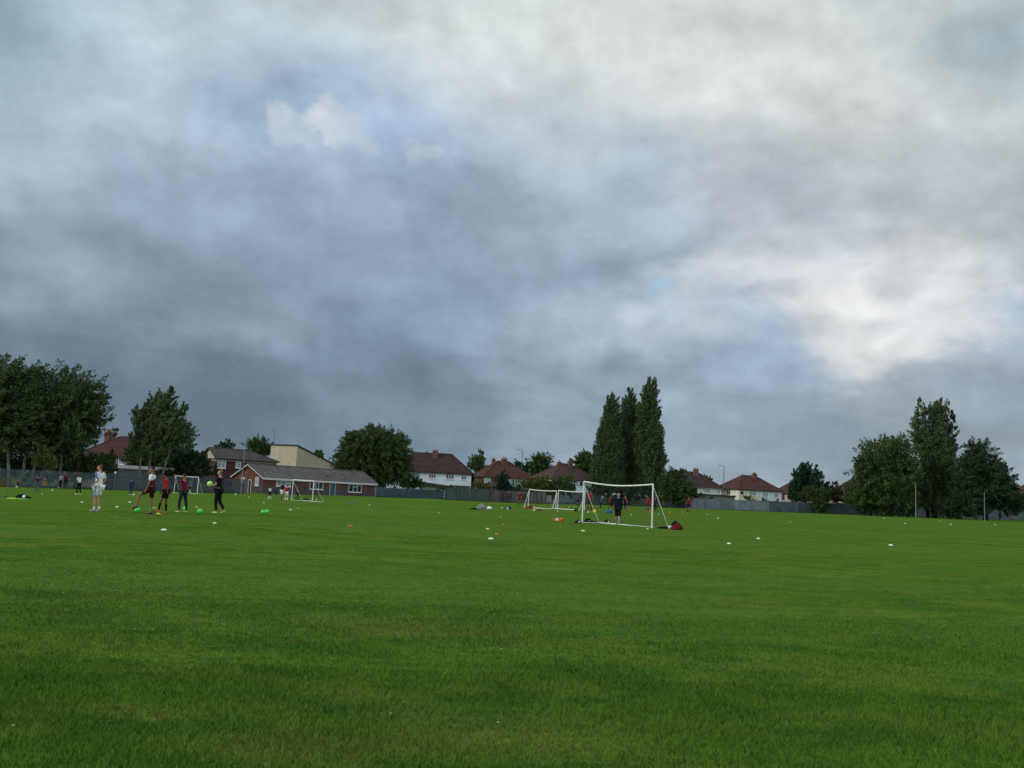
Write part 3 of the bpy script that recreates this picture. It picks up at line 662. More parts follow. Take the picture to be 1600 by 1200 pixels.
def board_fence(label, wps, h, m, name='board_fence'):
    p0 = gd(*wps[0]); root = tag(empty(name, p0), label, 'fence')
    b = MB()
    for q, t in fence_path(wps, .16):
        q = q-p0; hh = h*random.uniform(.97, 1.03); n = Vector((-t.y, t.x, 0))*random.uniform(.012, .022); a = q-t*.076; c = q+t*.076; e = Vector((0, 0, -.1)); s = Vector((0, 0, hh))
        b.add([a+e-n, c+e-n, c+e+n, a+e+n, a+s-n, c+s-n, c+s+n, a+s+n], [(0, 1, 5, 4), (1, 2, 6, 5), (2, 3, 7, 6), (3, 0, 4, 7), (4, 5, 6, 7)])
    b.build('boards', m, root)
    for q, t in fence_path(wps, 2.4):
        r = MB(); c = q-p0+Vector((-t.y, t.x, 0))*.1; r.box((c.x-.05, c.y-.05, c.z-.3), (c.x+.05, c.y+.05, c.z+h+.06)); r.build('post', m, root)
    return root
board_fence('dark green close-boarded garden fence below the white semi', [(695, 160), (720, 156), (764, 148)], 2.05, GREEN_BOARD)
board_fence('grey-brown wooden garden fence behind the small conifer', [(764.5, 148), (782, 146)], 1.95, WOOD_BOARD)
bf = board_fence('pale grey panel fence with two dark posters, left of the twin goals', [(782.5, 150), (852, 152)], 1.95, mat('pale_grey_boards', (.115, .115, .112), .85, .2, .3, .7, stretch=(5, 5, .4)))
for px in (784, 796, 818):
    p = gd(px, 149.6); o = MB().box((p.x-bf.location.x-.45, -.4, .6), (p.x-bf.location.x+.45, -.36, 1.55)).build('poster', TRIM_D, bf)
palisade('palisade_fence', 'blue-grey palisade fence seen through the twin goals', [(853, 168), (900, 172), (960, 178)], 2.1, .085, .13, mat('blue_grey_steel', (.060, .105, .118), .65, .4, .16, 1.5))
palisade('palisade_fence', 'long weathered grey fence running below the houses to the right edge', [(961, 178), (1040, 176), (1100, 168), (1200, 166), (1330, 172), (1450, 176), (1600, 184), (1660, 186)], 2.0, .105, .117, STEEL2)

def long_grass(name, label, wps, dens=60, hmax=.34):
    P_ = []
    for (pa, da), (pb, db) in zip(wps[:-1], wps[1:]):
        a = gd(pa, da); b = gd(pb, db); n = int((b-a).length*dens); t = RNG.random(n); dv = (b-a).normalized(); nn = (-dv.y, dv.x); o = -np.abs(RNG.normal(size=n))*.16-.02
        P_.append(np.stack([a.x+(b.x-a.x)*t+nn[0]*o, a.y+(b.y-a.y)*t+nn[1]*o, RNG.random(n)], 1))
    p = np.concatenate(P_); n = len(p); clump_ = .5+.5*np.sin(p[:, 0]*1.7+np.sin(p[:, 0]*.61)*3)
    h = hmax*(.25+.75*p[:, 2])*(.35+.65*clump_); z = .012*np.clip(p[:, 0], -160, 160); a = RNG.uniform(0, 6.28, n); w = .022
    v = np.zeros((n, 3, 3)); v[:, 0] = np.stack([p[:, 0]-np.cos(a)*w, p[:, 1]-np.sin(a)*w, z-.02], 1); v[:, 1] = np.stack([p[:, 0]+np.cos(a)*w, p[:, 1]+np.sin(a)*w, z-.02], 1)
    v[:, 2] = np.stack([p[:, 0]+RNG.normal(size=n)*.09, p[:, 1]+RNG.normal(size=n)*.09, z+h], 1)
    o = raw_mesh(name, v.reshape(-1, 3), np.arange(n*3), 3, mat('long_grass', (.050, .085, .022), 1, 0, .3, .6, col2=(.030, .050, .016))); tag(o, label, 'grass', kind='stuff')
long_grass('long_grass', 'unmown grass along the foot of the left fence', [(-70, 104), (0, 107), (100, 112), (180, 117), (300, 125), (383, 133)])
long_grass('long_grass', 'unmown grass along the foot of the middle fences', [(587, 160), (693, 174)])
long_grass('long_grass', 'unmown grass along the foot of the right fence', [(695, 159), (764, 147), (852, 151), (900, 171), (960, 177), (1040, 175), (1100, 167), (1200, 165), (1330, 171), (1450, 175), (1600, 183)])

# ------------------------------------------------------------------ trees
def leaf_mat(name, c1, c2, sc=.35):
    m = bpy.data.materials.new(name); m.use_nodes = True; t = m.node_tree; b = t.nodes['Principled BSDF']
    b.inputs['Roughness'].default_value = .75; b.inputs['Specular IOR Level'].default_value = .15
    g = t.nodes.new('ShaderNodeNewGeometry'); n = t.nodes.new('ShaderNodeTexNoise'); n.inputs['Scale'].default_value = sc; n.inputs['Detail'].default_value = 4
    t.links.new(g.outputs['Position'], n.inputs['Vector'])
    mr = t.nodes.new('ShaderNodeMapRange'); mr.inputs[1].default_value = .35; mr.inputs[2].default_value = .65; t.links.new(n.outputs[0], mr.inputs[0])
    ad = t.nodes.new('ShaderNodeMath'); ad.operation = 'MULTIPLY_ADD'; t.links.new(g.outputs['Random Per Island'], ad.inputs[0]); ad.inputs[1].default_value = .5; 
    s2 = t.nodes.new('ShaderNodeMath'); s2.operation = 'MULTIPLY'; t.links.new(mr.outputs[0], s2.inputs[0]); s2.inputs[1].default_value = .5; t.links.new(s2.outputs[0], ad.inputs[2])
    mx = t.nodes.new('ShaderNodeMix'); mx.data_type = 'RGBA'; t.links.new(ad.outputs[0], mx.inputs[0]); mx.inputs[6].default_value = (*c1, 1); mx.inputs[7].default_value = (*c2, 1)
    t.links.new(mx.outputs[2], b.inputs['Base Color'])
    return m
LEAF = {
 'wind': leaf_mat('windblown_leaves', (0.0297, 0.0594, 0.0189), (0.0837, 0.1242, 0.0459)),
 'poplar': leaf_mat('poplar_leaves', (0.0378, 0.0702, 0.027), (0.0945, 0.1404, 0.0567)),
 'willow': leaf_mat('willow_leaves', (0.0351, 0.0675, 0.0189), (0.0837, 0.1215, 0.0378)),
 'dark': leaf_mat('dark_evergreen', (0.0108, 0.0351, 0.0175), (0.027, 0.0729, 0.0351)),
 'hedge': leaf_mat('hedge_leaves', (0.0243, 0.0594, 0.0135), (0.0675, 0.1134, 0.0324)),
 'olive': leaf_mat('olive_leaves', (0.0459, 0.0675, 0.0162), (0.108, 0.1296, 0.0378)),
 'brown': leaf_mat('brownish_shrub', (.030, .036, .014), (.088, .076, .036)),
 'deep': leaf_mat('deep_green_leaves', (0.0149, 0.0378, 0.0162), (0.0432, 0.0837, 0.0351)),
 'broad': leaf_mat('broad_green_leaves', (0.0297, 0.0648, 0.0162), (0.0756, 0.1215, 0.0324)),
 'birch': leaf_mat('birch_leaves', (.052, .088, .034), (.125, .165, .070)),
}
def tree(name, label, cat, d, lobes, leaf, lm, clump=1.3, wind=(0, 0, .2), outward=1.0, trunk=None, bark=None, dens=1.0, group=None, ground_px=None, stretch=1.8, seed=0, stems=None, flat=1.0):
    """lobes: (px, py, rx, ry) in photo pixels at depth d, optional 5th a shift in depth (m)"""
    rg = np.random.default_rng(seed+int(lobes[0][0])+1000)
    k = d/F
    cs = []; cdir = []; csz = []
    wv = np.array(wind, float)
    for lb in lobes:
        px, py, rx, ry = lb[:4]; dd = lb[4] if len(lb) > 4 else 0
        c = at(px, py, d+dd); c = np.array(c); rr = np.array((rx*k, min(rx, ry*1.2)*k*flat, ry*k))
        vol = rr[0]*rr[1]*rr[2]; n = max(10, int(dens*4.2*vol/(clump**3)*(1+.5*max(0, 1.6*clump-min(rr[0], rr[2])))))
        u = rg.normal(size=(n, 3)); u /= np.linalg.norm(u, axis=1)[:, None]
        rad = rg.random(n)**(1/2.6)*.93
        # lumpy outline
        rad *= 1+.09*np.sin(u[:, 0]*5+px)*np.cos(u[:, 2]*6+py)
        p = c + u*rr*rad[:, None]
        cs.append(p); dr = u*outward+wv+rg.normal(size=(n, 3))*.25; dr /= np.linalg.norm(dr, axis=1)[:, None]; cdir.append(dr)
        csz.append(clump*(.65+.7*rg.random(n))*np.clip(min(rr[0], rr[2])/(2.3*clump), .34, 1))
    cs = np.concatenate(cs); cdir = np.concatenate(cdir); csz = np.concatenate(csz)
    gp = gd(ground_px or lobes[0][0], d); root = empty(name, gp); tag(root, label, cat, group)
    gz = gp.z
    ok = cs[:, 2] > gz+.2; cs = cs[ok]; cdir = cdir[ok]; csz = csz[ok]
    nl = 74
    m = len(cs)
    t = rg.random((m, nl)); off = rg.normal(size=(m, nl, 3))*.34
    pos = cs[:, None, :] + cdir[:, None, :]*(t*stretch-.5)[..., None]*csz[:, None, None] + off*(csz[:, None]*(1-.75*t))[..., None]
    pos = pos.reshape(-1, 3); n = len(pos)
    a = rg.normal(size=(n, 3)); a /= np.linalg.norm(a, axis=1)[:, None]
    dirs = np.repeat(cdir, nl, axis=0); a = a+dirs*.8; a /= np.linalg.norm(a, axis=1)[:, None]
    b = rg.normal(size=(n, 3)); b -= (b*a).sum(1)[:, None]*a; b /= np.linalg.norm(b, axis=1)[:, None]
    s = leaf*.60*(.6+.8*rg.random(n))[:, None]
    v = np.stack([pos-a*s, pos+b*s*.45, pos+a*s, pos-b*s*.45], 1).reshape(-1, 3) - np.array(gp)
    raw_mesh('crown', v, np.arange(n*4), 4, lm, root)
    # trunk and limbs
    bark = bark or BARK
    tops = sorted([(lb[0], lb[1]) for lb in lobes], key=lambda q: q[1])
    if trunk is not None:
        tb = MB()
        for (sx, r, lx, ly) in trunk:        # foot column, radius, a pixel the stem leads to
            f = gd(sx, d)-gp; f.z -= .2; e = at(lx, ly, d)-gp
            pts = []; bend = random.uniform(-.3, .3)
            for i in range(6):
                q = f.lerp(e, i/5); q.x += bend*math.sin(i/5*math.pi); pts.append(q)
            tb.tube(pts, [r*(1.15-.85*i/5) for i in range(6)], 7)
            near = np.argsort(np.linalg.norm(cs-np.array(e+gp), axis=1))
            for j in near[:min(len(near), 260):20]:
                st = pts[random.choice((2, 3, 4))]; en = Vector(cs[j])-gp; mid = st.lerp(en, .5)+Vector((random.uniform(-.3, .3), 0, random.uniform(.1, .5)))
                tb.tube([st, mid, en], [r*.34, r*.2, .025], 5)
        tb.build('trunk', bark, root, smooth=True)
    return root
LW = (.62, 0, .40)
GW = 'row of windblown trees at the left edge'
tree('windblown_tree', 'tallest windblown tree, cut by the left edge of the photo', 'tree', 118, [(-25, 633, 62, 66), (8, 618, 46, 48), (22, 655, 42, 50), (-20, 672, 60, 30)], .30, LEAF['wind'], 1.15, LW, .8, [(19, .22, 10, 640), (-8, .22, -10, 650)], BARK_PALE, 1.05, GW, 19, 2.4, 1)
tree('windblown_tree', 'second windblown tree from the left, with a thin pale trunk', 'tree', 120, [(56, 622, 36, 42), (66, 660, 40, 44), (48, 672, 34, 26), (40, 610, 24, 24)], .30, LEAF['wind'], 1.15, LW, .8, [(36, .2, 50, 640), (50, .17, 70, 650)], BARK_PALE, 1.05, GW, 36, 2.4, 2)
tree('windblown_tree', 'third windblown tree from the left, above the yellow-green shrub', 'tree', 122, [(98, 616, 32, 38), (104, 652, 38, 42), (92, 680, 32, 26)], .30, LEAF['wind'], 1.1, LW, .8, [(64, .18, 90, 650), (96, .2, 105, 640)], BARK_PALE, 1.05, GW, 66, 2.4, 3)
tree('windblown_tree', 'rightmost tree of the left row, its branches streaming over the maroon roof', 'tree', 119, [(138, 618, 20, 26), (134, 645, 24, 28), (122, 678, 24, 28), (114, 630, 20, 30), (148, 634, 12, 24)], .30, LEAF['wind'], 1.0, LW, .9, [(118, .2, 135, 640)], BARK, 1.25, GW, 118, 2.6, 4)
tree('birch_tree', 'single windblown tree with pale forked stems in front of the grey garage', 'tree', 124, [(246, 657, 20, 28), (226, 668, 17, 28), (258, 676, 27, 26), (250, 632, 14, 18), (261, 621, 5, 11), (266, 613, 3, 7), (238, 700, 30, 20), (281, 655, 5, 14), (287, 642, 4, 10), (218, 648, 10, 18), (232, 638, 8, 14), (286, 684, 14, 20), (272, 640, 5, 14), (212, 690, 10, 20)], .26, LEAF['birch'], .60, (.65, 0, .75), .6, [(217, .16, 222, 680), (234, .17, 246, 650), (247, .14, 272, 672)], BARK_PALE, .8, None, 234, 3.0, 5)
GS = 'shrubs behind the left fence'
tree('yellow_green_shrub', 'yellow-green shrub under the third windblown tree', 'shrub', 115, [(68, 716, 16, 18), (76, 728, 14, 14)], .2, LEAF['olive'], .7, (0, 0, .5), 1, None, None, 1.2, GS, 68)
tree('hedge', 'dark hedge under the windblown trees at the left edge', 'hedge', 126, [(-20, 725, 40, 26), (20, 722, 34, 28), (55, 724, 30, 26), (90, 720, 30, 28), (112, 722, 26, 26)], .26, LEAF['deep'], 1.1, (0, 0, .4), 1, None, None, 1.2, GS, 40)
tree('hedge', 'mid green hedge between the windblown trees and the garage', 'hedge', 122, [(135, 728, 20, 18), (158, 727, 22, 18), (172, 720, 10, 14), (124, 734, 20, 16)], .22, LEAF['hedge'], .8, (0, 0, .3), 1, None, None, 1.3, GS, 150)
tree('bush', 'large dark bush between the forked birch and the brick block', 'bush', 131, [(282, 735, 24, 32), (302, 732, 24, 26), (318, 728, 14, 18), (290, 715, 18, 18), (334, 742, 12, 14)], .26, LEAF['deep'], .9, (0, 0, .4), 1, None, None, 1.2, GS, 295)
tree('bush', 'green bush behind the roof end of the garage', 'bush', 140, [(225, 712, 26, 26), (265, 718, 26, 26), (205, 715, 12, 18)], .26, LEAF['hedge'], .9, (0, 0, .3), 1, None, None, 1.2, GS, 245)
tree('garden_tree', 'tiny pale tree top beside the chimney of the maroon roof', 'tree', 165, [(178, 676, 5, 9), (182, 672, 3, 5)], .22, LEAF['olive'], .5, (.5, 0, .4), 1, [(178, .1, 178, 682)], None, 1.2, None, 178)
GB = 'garden trees behind the houses'
tree('garden_tree', 'low dark tree top above the left part of the brown-grey roof', 'tree', 185, [(345, 697, 10, 6), (357, 695, 9, 8)], .25, LEAF['deep'], .7, (0, 0, .3), 1, [(352, .15, 352, 700)], None, 1.3, GB, 352)
tree('garden_tree', 'rounded tree above the brown-grey roof, left of the cream hall', 'tree', 200, [(403, 699, 20, 14), (412, 704, 16, 12)], .28, LEAF['hedge'], .9, (0, 0, .3), 1, [(404, .2, 404, 702)], None, 1.3, GB, 404)
tree('garden_tree', 'tiny tree top showing over the low end of the hall roof', 'tree', 225, [(499, 708, 6, 5), (496, 712, 9, 6)], .25, LEAF['hedge'], .6, (0, 0, .3), 1, [(499, .12, 499, 712)], None, 1.3, GB, 499)
tree('willow_tree', 'big rounded willow between the clubhouse and the white semi', 'tree', 184, [(578, 700, 44, 34), (549, 718, 26, 34), (608, 712, 34, 40), (626, 736, 18, 28), (572, 740, 46, 26), (538, 735, 16, 22)], .28, LEAF['willow'], .95, (0, 0, -.25), 1.0, [(580, .5, 580, 700)], BARK, 1.1, None, 580, 1.8, 6)
tree('bush', 'dark bush at the foot of the willow beside the white semi', 'bush', 186, [(640, 755, 16, 10), (654, 758, 10, 8)], .22, LEAF['hedge'], .7, (0, 0, .3), 1, None, None, 1.4, 'bushes along the back fence', 645)
tree('poplar_tree', 'pointed tree top between the white semi and the red-brown roof', 'tree', 230, [(751, 716, 7, 15), (745, 725, 12, 12), (734, 730, 9, 7), (752, 733, 12, 10)], .3, LEAF['poplar'], .9, (.1, 0, .6), .6, [(749, .2, 750, 715)], None, 1.3, GB, 748)
tree('garden_tree', 'thin spindly tree top beside the left street lamp', 'tree', 225, [(806, 724, 3, 9), (812, 730, 7, 7), (820, 733, 7, 6)], .25, LEAF['deep'], .5, (0, 0, .6), .6, [(812, .12, 811, 728)], None, 1.0, GB, 812)
tree('garden_tree', 'rounded tree between the red-brown roof and the brown roof', 'tree', 225, [(838, 722, 13, 12), (848, 724, 14, 13), (845, 738, 16, 12), (834, 732, 9, 9)], .3, LEAF['hedge'], .9, (0, 0, .2), 1, [(843, .2, 843, 728)], None, 1.3, GB, 843)
tree('garden_tree', 'leafy tree behind the brown roof, left of the tall poplars', 'tree', 215, [(912, 722, 14, 14), (924, 726, 14, 18), (900, 720, 8, 6), (915, 738, 18, 14)], .3, LEAF['hedge'], .9, (-.2, 0, .3), 1, [(914, .2, 914, 728)], None, 1.3, GB, 914)
tree('conifer_tree', 'small dark conifer standing before the red-brown roofed semi', 'tree', 160, [(786, 740, 5, 10), (786, 750, 10, 10), (786, 760, 13, 11), (787, 770, 15, 9)], .22, LEAF['dark'], .7, (0, 0, .4), .8, [(786, .15, 786, 735)], None, 1.5, None, 786)
GK = 'bushes along the back fence'
for lab, d_, lobes, lm in (
 ('dark green bush below the white semi', 163, [(690, 764, 9, 4), (702, 764, 6, 4)], 'hedge'),
 ('light green bush against the brown brick end wall', 163, [(745, 757, 8, 7), (756, 760, 12, 7)], 'olive'),
 ('green bush just right of the small conifer', 162, [(806, 765, 10, 12), (800, 772, 10, 8)], 'hedge'),
 ('wide olive green bush behind the left twin goal', 165, [(830, 762, 20, 13), (850, 760, 18, 14), (866, 765, 14, 12)], 'olive'),
 ('dark bush in front of the white wall of the brown-roofed house', 163, [(883, 757, 14, 14), (874, 764, 16, 10), (892, 766, 10, 9)], 'hedge'),
 ('small green bush at the foot of the pale blue half house', 180, [(1168, 779, 8, 4), (1174, 781, 8, 4)], 'olive'),
 ('low dark bush between the pale blue house and the conifers', 178, [(1196, 783, 7, 4), (1212, 784, 6, 3)], 'hedge'),
 ('dark hedge trimmed low beside the grey outbuilding', 172, [(1090, 776, 10, 7), (1103, 779, 10, 6), (1080, 772, 10, 8)], 'hedge'),
):
    tree('bush', lab, 'bush', d_, lobes, .22, LEAF[lm], .75, (0, 0, .4), 1, None, None, 1.4, GK, lobes[0][0])
GP = 'tall poplars in the middle of the back fence'
PW = (.22, 0, 1.5)
tree('poplar_tree', 'leftmost of the three tall central poplars, blunt topped', 'tree', 182, [(957, 634, 10, 18), (955, 652, 13, 24), (953, 676, 18, 28), (950, 704, 23, 32), (948, 732, 26, 30), (950, 752, 26, 22)], .28, LEAF['poplar'], .8, PW, .7, [(952, .4, 953, 650)], BARK, 1.35, GP, 952, 2.0, 7)
tree('poplar_tree', 'slim middle poplar of the central three', 'tree', 186, [(984, 622, 8, 14), (982, 645, 14, 24), (981, 675, 20, 30), (982, 712, 24, 34), (984, 748, 22, 24)], .28, LEAF['poplar'], .75, PW, .7, [(981, .35, 981, 630)], BARK, 1.15, GP, 981, 2.0, 8)
tree('poplar_tree', 'tallest pointed poplar, rightmost of the central three', 'tree', 182, [(1017, 603, 8, 15), (1015, 624, 13, 22), (1012, 650, 19, 30), (1012, 685, 24, 32), (1015, 718, 25, 32), (1018, 748, 22, 24)], .28, LEAF['poplar'], .8, PW, .7, [(1015, .42, 1017, 610)], BARK, 1.35, GP, 1015, 2.0, 9)
tree('hedge', 'dark hedge at the foot of the tall central poplars', 'hedge', 176, [(935, 765, 18, 11), (960, 767, 22, 10), (990, 768, 22, 12), (1020, 768, 22, 14), (975, 778, 14, 8)], .26, LEAF['deep'], .9, (0, 0, .2), 1, None, None, 1.4, None, 985)
tree('bush', 'big dark bush to the right of the central poplars, leaning over the fence', 'bush', 172, [(1050, 750, 16, 16), (1058, 765, 20, 18), (1066, 777, 14, 12), (1040, 770, 14, 16), (1062, 738, 8, 8)], .26, LEAF['hedge'], .9, (0, 0, .3), 1, None, None, 1.35, None, 1055)
tree('garden_tree', 'sliver of a yellow-green tree behind the dark brown roof by the right lamp post', 'tree', 232, [(1104, 750, 10, 5), (1114, 757, 8, 4), (1100, 747, 6, 4)], .25, LEAF['olive'], .6, (0, 0, .2), 1, [(1104, .1, 1104, 752)], None, 1.3, GB, 1104)
GC = 'clump of dark conifers right of the half blue house'
tree('conifer_tree', 'left pointed conifer of the dark clump', 'tree', 176, [(1243, 745, 7, 13), (1244, 765, 12, 18), (1241, 778, 10, 10)], .24, LEAF['dark'], .8, (0, 0, 1.2), .6, [(1243, .2, 1243, 740)], None, 1.6, GC, 1243)
tree('conifer_tree', 'tallest middle conifer of the dark clump, ragged topped', 'tree', 178, [(1258, 734, 11, 10), (1259, 752, 15, 20), (1258, 772, 16, 14)], .24, LEAF['dark'], .8, (0, 0, 1.2), .6, [(1258, .25, 1258, 735)], None, 1.6, GC, 1258)
tree('conifer_tree', 'right conifer of the dark clump with one spiky tip', 'tree', 176, [(1276, 734, 4, 9), (1276, 752, 10, 16), (1277, 770, 11, 14)], .24, LEAF['dark'], .8, (0, 0, 1.2), .6, [(1276, .2, 1276, 738)], None, 1.6, GC, 1276)
tree('shrub', 'pinkish brown shrub in front of the dark conifers', 'shrub', 172, [(1256, 776, 9, 9), (1262, 770, 9, 8)], .22, LEAF['brown'], .6, (0, 0, .3), 1, None, None, 1.4, None, 1256)
tree('bush', 'green bush hanging over the fence right of the conifers', 'bush', 168, [(1275, 774, 14, 12), (1283, 788, 12, 12), (1270, 768, 14, 8), (1290, 775, 10, 12)], .24, LEAF['hedge'], .8, (0, 0, .1), 1, None, None, 1.4, None, 1280)
tree('shrub', 'reddish brown shrub before the red roof at right', 'shrub', 171, [(1303, 772, 12, 11), (1312, 778, 10, 8), (1296, 762, 8, 6)], .24, LEAF['brown'], .7, (0, 0, .3), 1, None, None, 1.3, None, 1303)
tree('garden_tree', 'thin dark branches spreading behind the brown shrub', 'tree', 180, [(1296, 756, 7, 3), (1304, 754, 6, 3), (1290, 762, 6, 6)], .22, LEAF['deep'], .5, (.4, 0, .3), 1, [(1292, .15, 1300, 755)], None, 1.2, None, 1292)
tree('rounded_tree', 'broad dome-shaped tree left of the right-hand poplar', 'tree', 160, [(1372, 720, 32, 36), (1405, 712, 30, 30), (1352, 750, 22, 30), (1340, 738, 10, 16), (1385, 760, 34, 24), (1420, 745, 22, 30), (1362, 782, 28, 20), (1410, 785, 28, 18), (1336, 775, 16, 18)], .28, LEAF['broad'], 1.1, (0, 0, .3), 1.0, [(1380, .4, 1378, 720), (1392, .3, 1408, 715)], BARK, 1.05, None, 1380, 1.7, 10)
tree('poplar_tree', 'tall right-hand poplar with three blunt tops', 'tree', 166, [(1443, 648, 11, 26), (1439, 672, 15, 26), (1466, 645, 16, 24), (1464, 672, 18, 28), (1487, 660, 9, 20), (1486, 682, 12, 20), (1450, 690, 20, 20), (1462, 705, 32, 24), (1465, 735, 32, 34), (1455, 770, 30, 34), (1487, 700, 10, 18)], .28, LEAF['poplar'], 1.0, (.05, 0, 1.0), .8, [(1460, .45, 1462, 660), (1450, .3, 1442, 660)], BARK, 1.1, None, 1460, 1.8, 11)
tree('sycamore_tree', 'dark spreading tree with layered branches at the right edge', 'tree', 158, [(1534, 706, 18, 18), (1518, 702, 14, 14), (1530, 735, 34, 24), (1555, 725, 16, 12), (1566, 745, 22, 14), (1512, 750, 22, 24), (1572, 765, 22, 12), (1545, 768, 38, 24), (1520, 782, 26, 22), (1584, 785, 14, 14), (1570, 792, 22, 14)], .27, LEAF['deep'], .9, (.45, 0, .15), 1.0, [(1540, .4, 1538, 710)], BARK, 1.1, None, 1540, 2.0, 12)
tree('hedge', 'dark leafy mass of garden shrubs behind the right-hand trees', 'hedge', 186, [(1345, 778, 30, 18), (1395, 775, 34, 20), (1445, 778, 30, 20), (1495, 776, 26, 20), (1540, 780, 34, 18), (1590, 788, 24, 14)], .26, LEAF['deep'], 1.0, (0, 0, .3), 1, None, None, 1.3, None, 1450)
tree('hedge', 'dark hedge in front of the fence under the right-hand poplar', 'hedge', 160, [(1482, 796, 20, 14), (1500, 795, 16, 14), (1360, 796, 24, 10), (1395, 797, 26, 10), (1420, 798, 14, 9)], .24, LEAF['deep'], .8, (0, 0, .3), 1, None, None, 1.4, None, 1490)

# ------------------------------------------------------------------ lamps and poles
def street_lamp(label, px, ytop, d, side, white=False):
    g = gd(px, d); h = at(px, ytop, d).z-g.z; r = tag(empty('street_lamp', g), label, 'street lamp', 'street lamps behind the houses')
    MB().tube([(0, 0, -.2), (0, 0, 1.4), (0, 0, 1.5), (0, 0, h)], [.15, .14, .10, .07], 8).build('pole', LAMP_M, r)
    MB().tube([(0, 0, h-.1), (side*.4, 0, h+.08), (side*.9, 0, h+.1)], [.05, .045, .04], 6).build('arm', LAMP_M, r)
    MB().lathe([(.02, -.12), (.18, -.09), (.2, 0), (.1, .09), (.02, .1)], 10).build('lamp_head', POLE_M if white else LAMP_M, r).location = (side*1.0, 0, h+.08)
street_lamp('street lamp rising behind the cream hall', 423, 673, 220, -1, True)
street_lamp('tall street lamp between the red-brown and brown roofs', 813, 703, 205, -1)
street_lamp('tall street lamp between the cream house and the half blue house', 1130, 728, 205, -1)
street_lamp('thin distant street lamp over the dark tree top at left', 352, 679, 210, 1)
def pole(label, px, ytop, d, r0, name='metal_pole'):
    g = gd(px, d); h = at(px, ytop, d).z-g.z; r = tag(empty(name, g), label, 'pole')
    MB().tube([(0, 0, -.2), (0, 0, h*.5), (0, 0, h)], [r0, r0*.85, r0*.7], 8).build('shaft', POLE_M, r)
    MB().lathe([(r0*2, 0), (r0*2, .05), (r0*1.2, .08)], 10).build('base_plate', POLE_M, r); MB().lathe([(r0*.9, 0), (r0*.9, .06), (r0*.2, .12)], 8).build('cap', POLE_M, r).location = (0, 0, h)
pole('slender grey pole at the fence below the right-hand poplar', 1431, 757, 150, .055)
pole('slender grey pole in front of the spreading dark tree', 1538.5, 770, 152, .05)
pole('thin pale mast in front of the brown-grey roof', 378, 697, 127, .05, 'mast')

# ------------------------------------------------------------------ goals
def goal(label, pl, yaw, w, h, dep, tr, px_sag=.07, backwards=1, group=None, spacing=.2):
    """pl: ground point of the left post; width runs along yaw; the frame leans out behind by dep"""
    root = tag(empty('football_goal', pl, yaw), label, 'goal', group); s = backwards
    n = 9; zt = h
    MB().tube([(0, 0, 0), (.02, 0, h)], tr, 8).build('post', PAINT_W, root); MB().tube([(w, 0, 0), (w-.02, 0, h)], tr, 8).build('post', PAINT_W, root)
    MB().tube([(w*i/n, 0, h-px_sag*math.sin(math.pi*i/n)) for i in range(n+1)], tr, 8).build('crossbar', PAINT_W, root)
    q = tr*.5
    for x in (0, w):
        MB().tube([(x, 0, h-.12), (x, s*dep*.95, .06)], q, 6).build('back_stay', PAINT_W, root); MB().tube([(x, 0, .04), (x, s*dep, .04)], q, 6).build('side_ground_bar', PAINT_W, root)
    MB().tube([(0, s*dep, .045), (w, s*dep, .045)], tr*.9, 6).build('rear_ground_bar', PAINT_W, root)
    nt_ = MB(); t = .0036
    nw = int(w/spacing); nh = int(math.hypot(h, dep)/spacing)
    def P(i, j):
        a = i/nw; c = j/nh; z = (h-px_sag*math.sin(math.pi*a))*(1-c); y = s*(dep*c + .18*math.sin(math.pi*c)*math.sin(math.pi*a)); return Vector((w*a, y, z+.03))
    for i in range(nw+1): nt_.tube([P(i, j) for j in range(0, nh+1, 2)]+([P(i, nh)] if nh % 2 else []), t, 3)
    for j in range(1, nh): nt_.tube([P(i, j) for i in range(0, nw+1, 2)]+([P(nw, j)] if nw % 2 else []), t, 3)
    for x in (0, w):
        for j in range(1, nh):
            c = j/nh; nt_.tube([(x, 0, h*(1-c)), (x, s*dep*c, h*(1-c))], t, 3)
    nt_.build('net', NET_M, root)
    return root
def goal_from(label, pxl, pyl, pxr, hpx, w, h, dep, d, yaw_deg, back, tr=.055, group=None, sag=.07, spacing=.2):
    g = gd(pxl, d)
    return goal(label, g, R(yaw_deg), w, h, dep, tr, sag, back, group, spacing)
def depth_of(px, py): return gat(px, py).y
d_main = 46.0
def place_goal(label, pxl, pxr, dl, w, h, dep, back, tr, sag, group, spacing, nearer=True):
    """find the yaw that puts the right post in column pxr"""
    a = gd(pxl, dl); best = None
    for k in range(0, 860):
        y = -R(k/10) if nearer else R(k/10)
        x = a.x+w*math.cos(y); yy = a.y+w*math.sin(y)
        v = Vector((x, yy, terrain(x, yy)))-CAM; c = (v.dot(rt)/v.dot(fwd))*F+W/2
        if best is None or abs(c-pxr) < best[0]: best = (abs(c-pxr), y)
    y = best[1]; r = goal(label, a, y, w, h, dep, tr, sag, back, group, spacing)
    r.rotation_euler = (0, math.atan(.012*math.cos(y)), y)
    print('GOAL', label[:30], 'depth', round(dl, 1), 'yaw', round(math.degrees(y), 1))
    return r
dl = depth_of(910.5, 817.5); print('main goal depth', dl)
GG = 'white football goals on the field'
place_goal('large near white football goal with the person in navy standing in it', 911, 1018.5, dl, 4.9, 64.0*dl/F, 1.3, 1, .037, .14, GG, .14)
dl2 = depth_of(826, 793.3)
place_goal('left one of the two small white goals standing side by side', 826, 868.5, dl2, 3.2, 28.2*dl2/F, 1.2, -1, .05, .06, GG, .16)
place_goal('right one of the two small white goals, partly behind the large goal', 872, 913, dl2*.99, 3.2, 28.2*dl2/F, 1.2, -1, .05, .06, GG, .16)
dl3 = depth_of(457.5, 782.3)
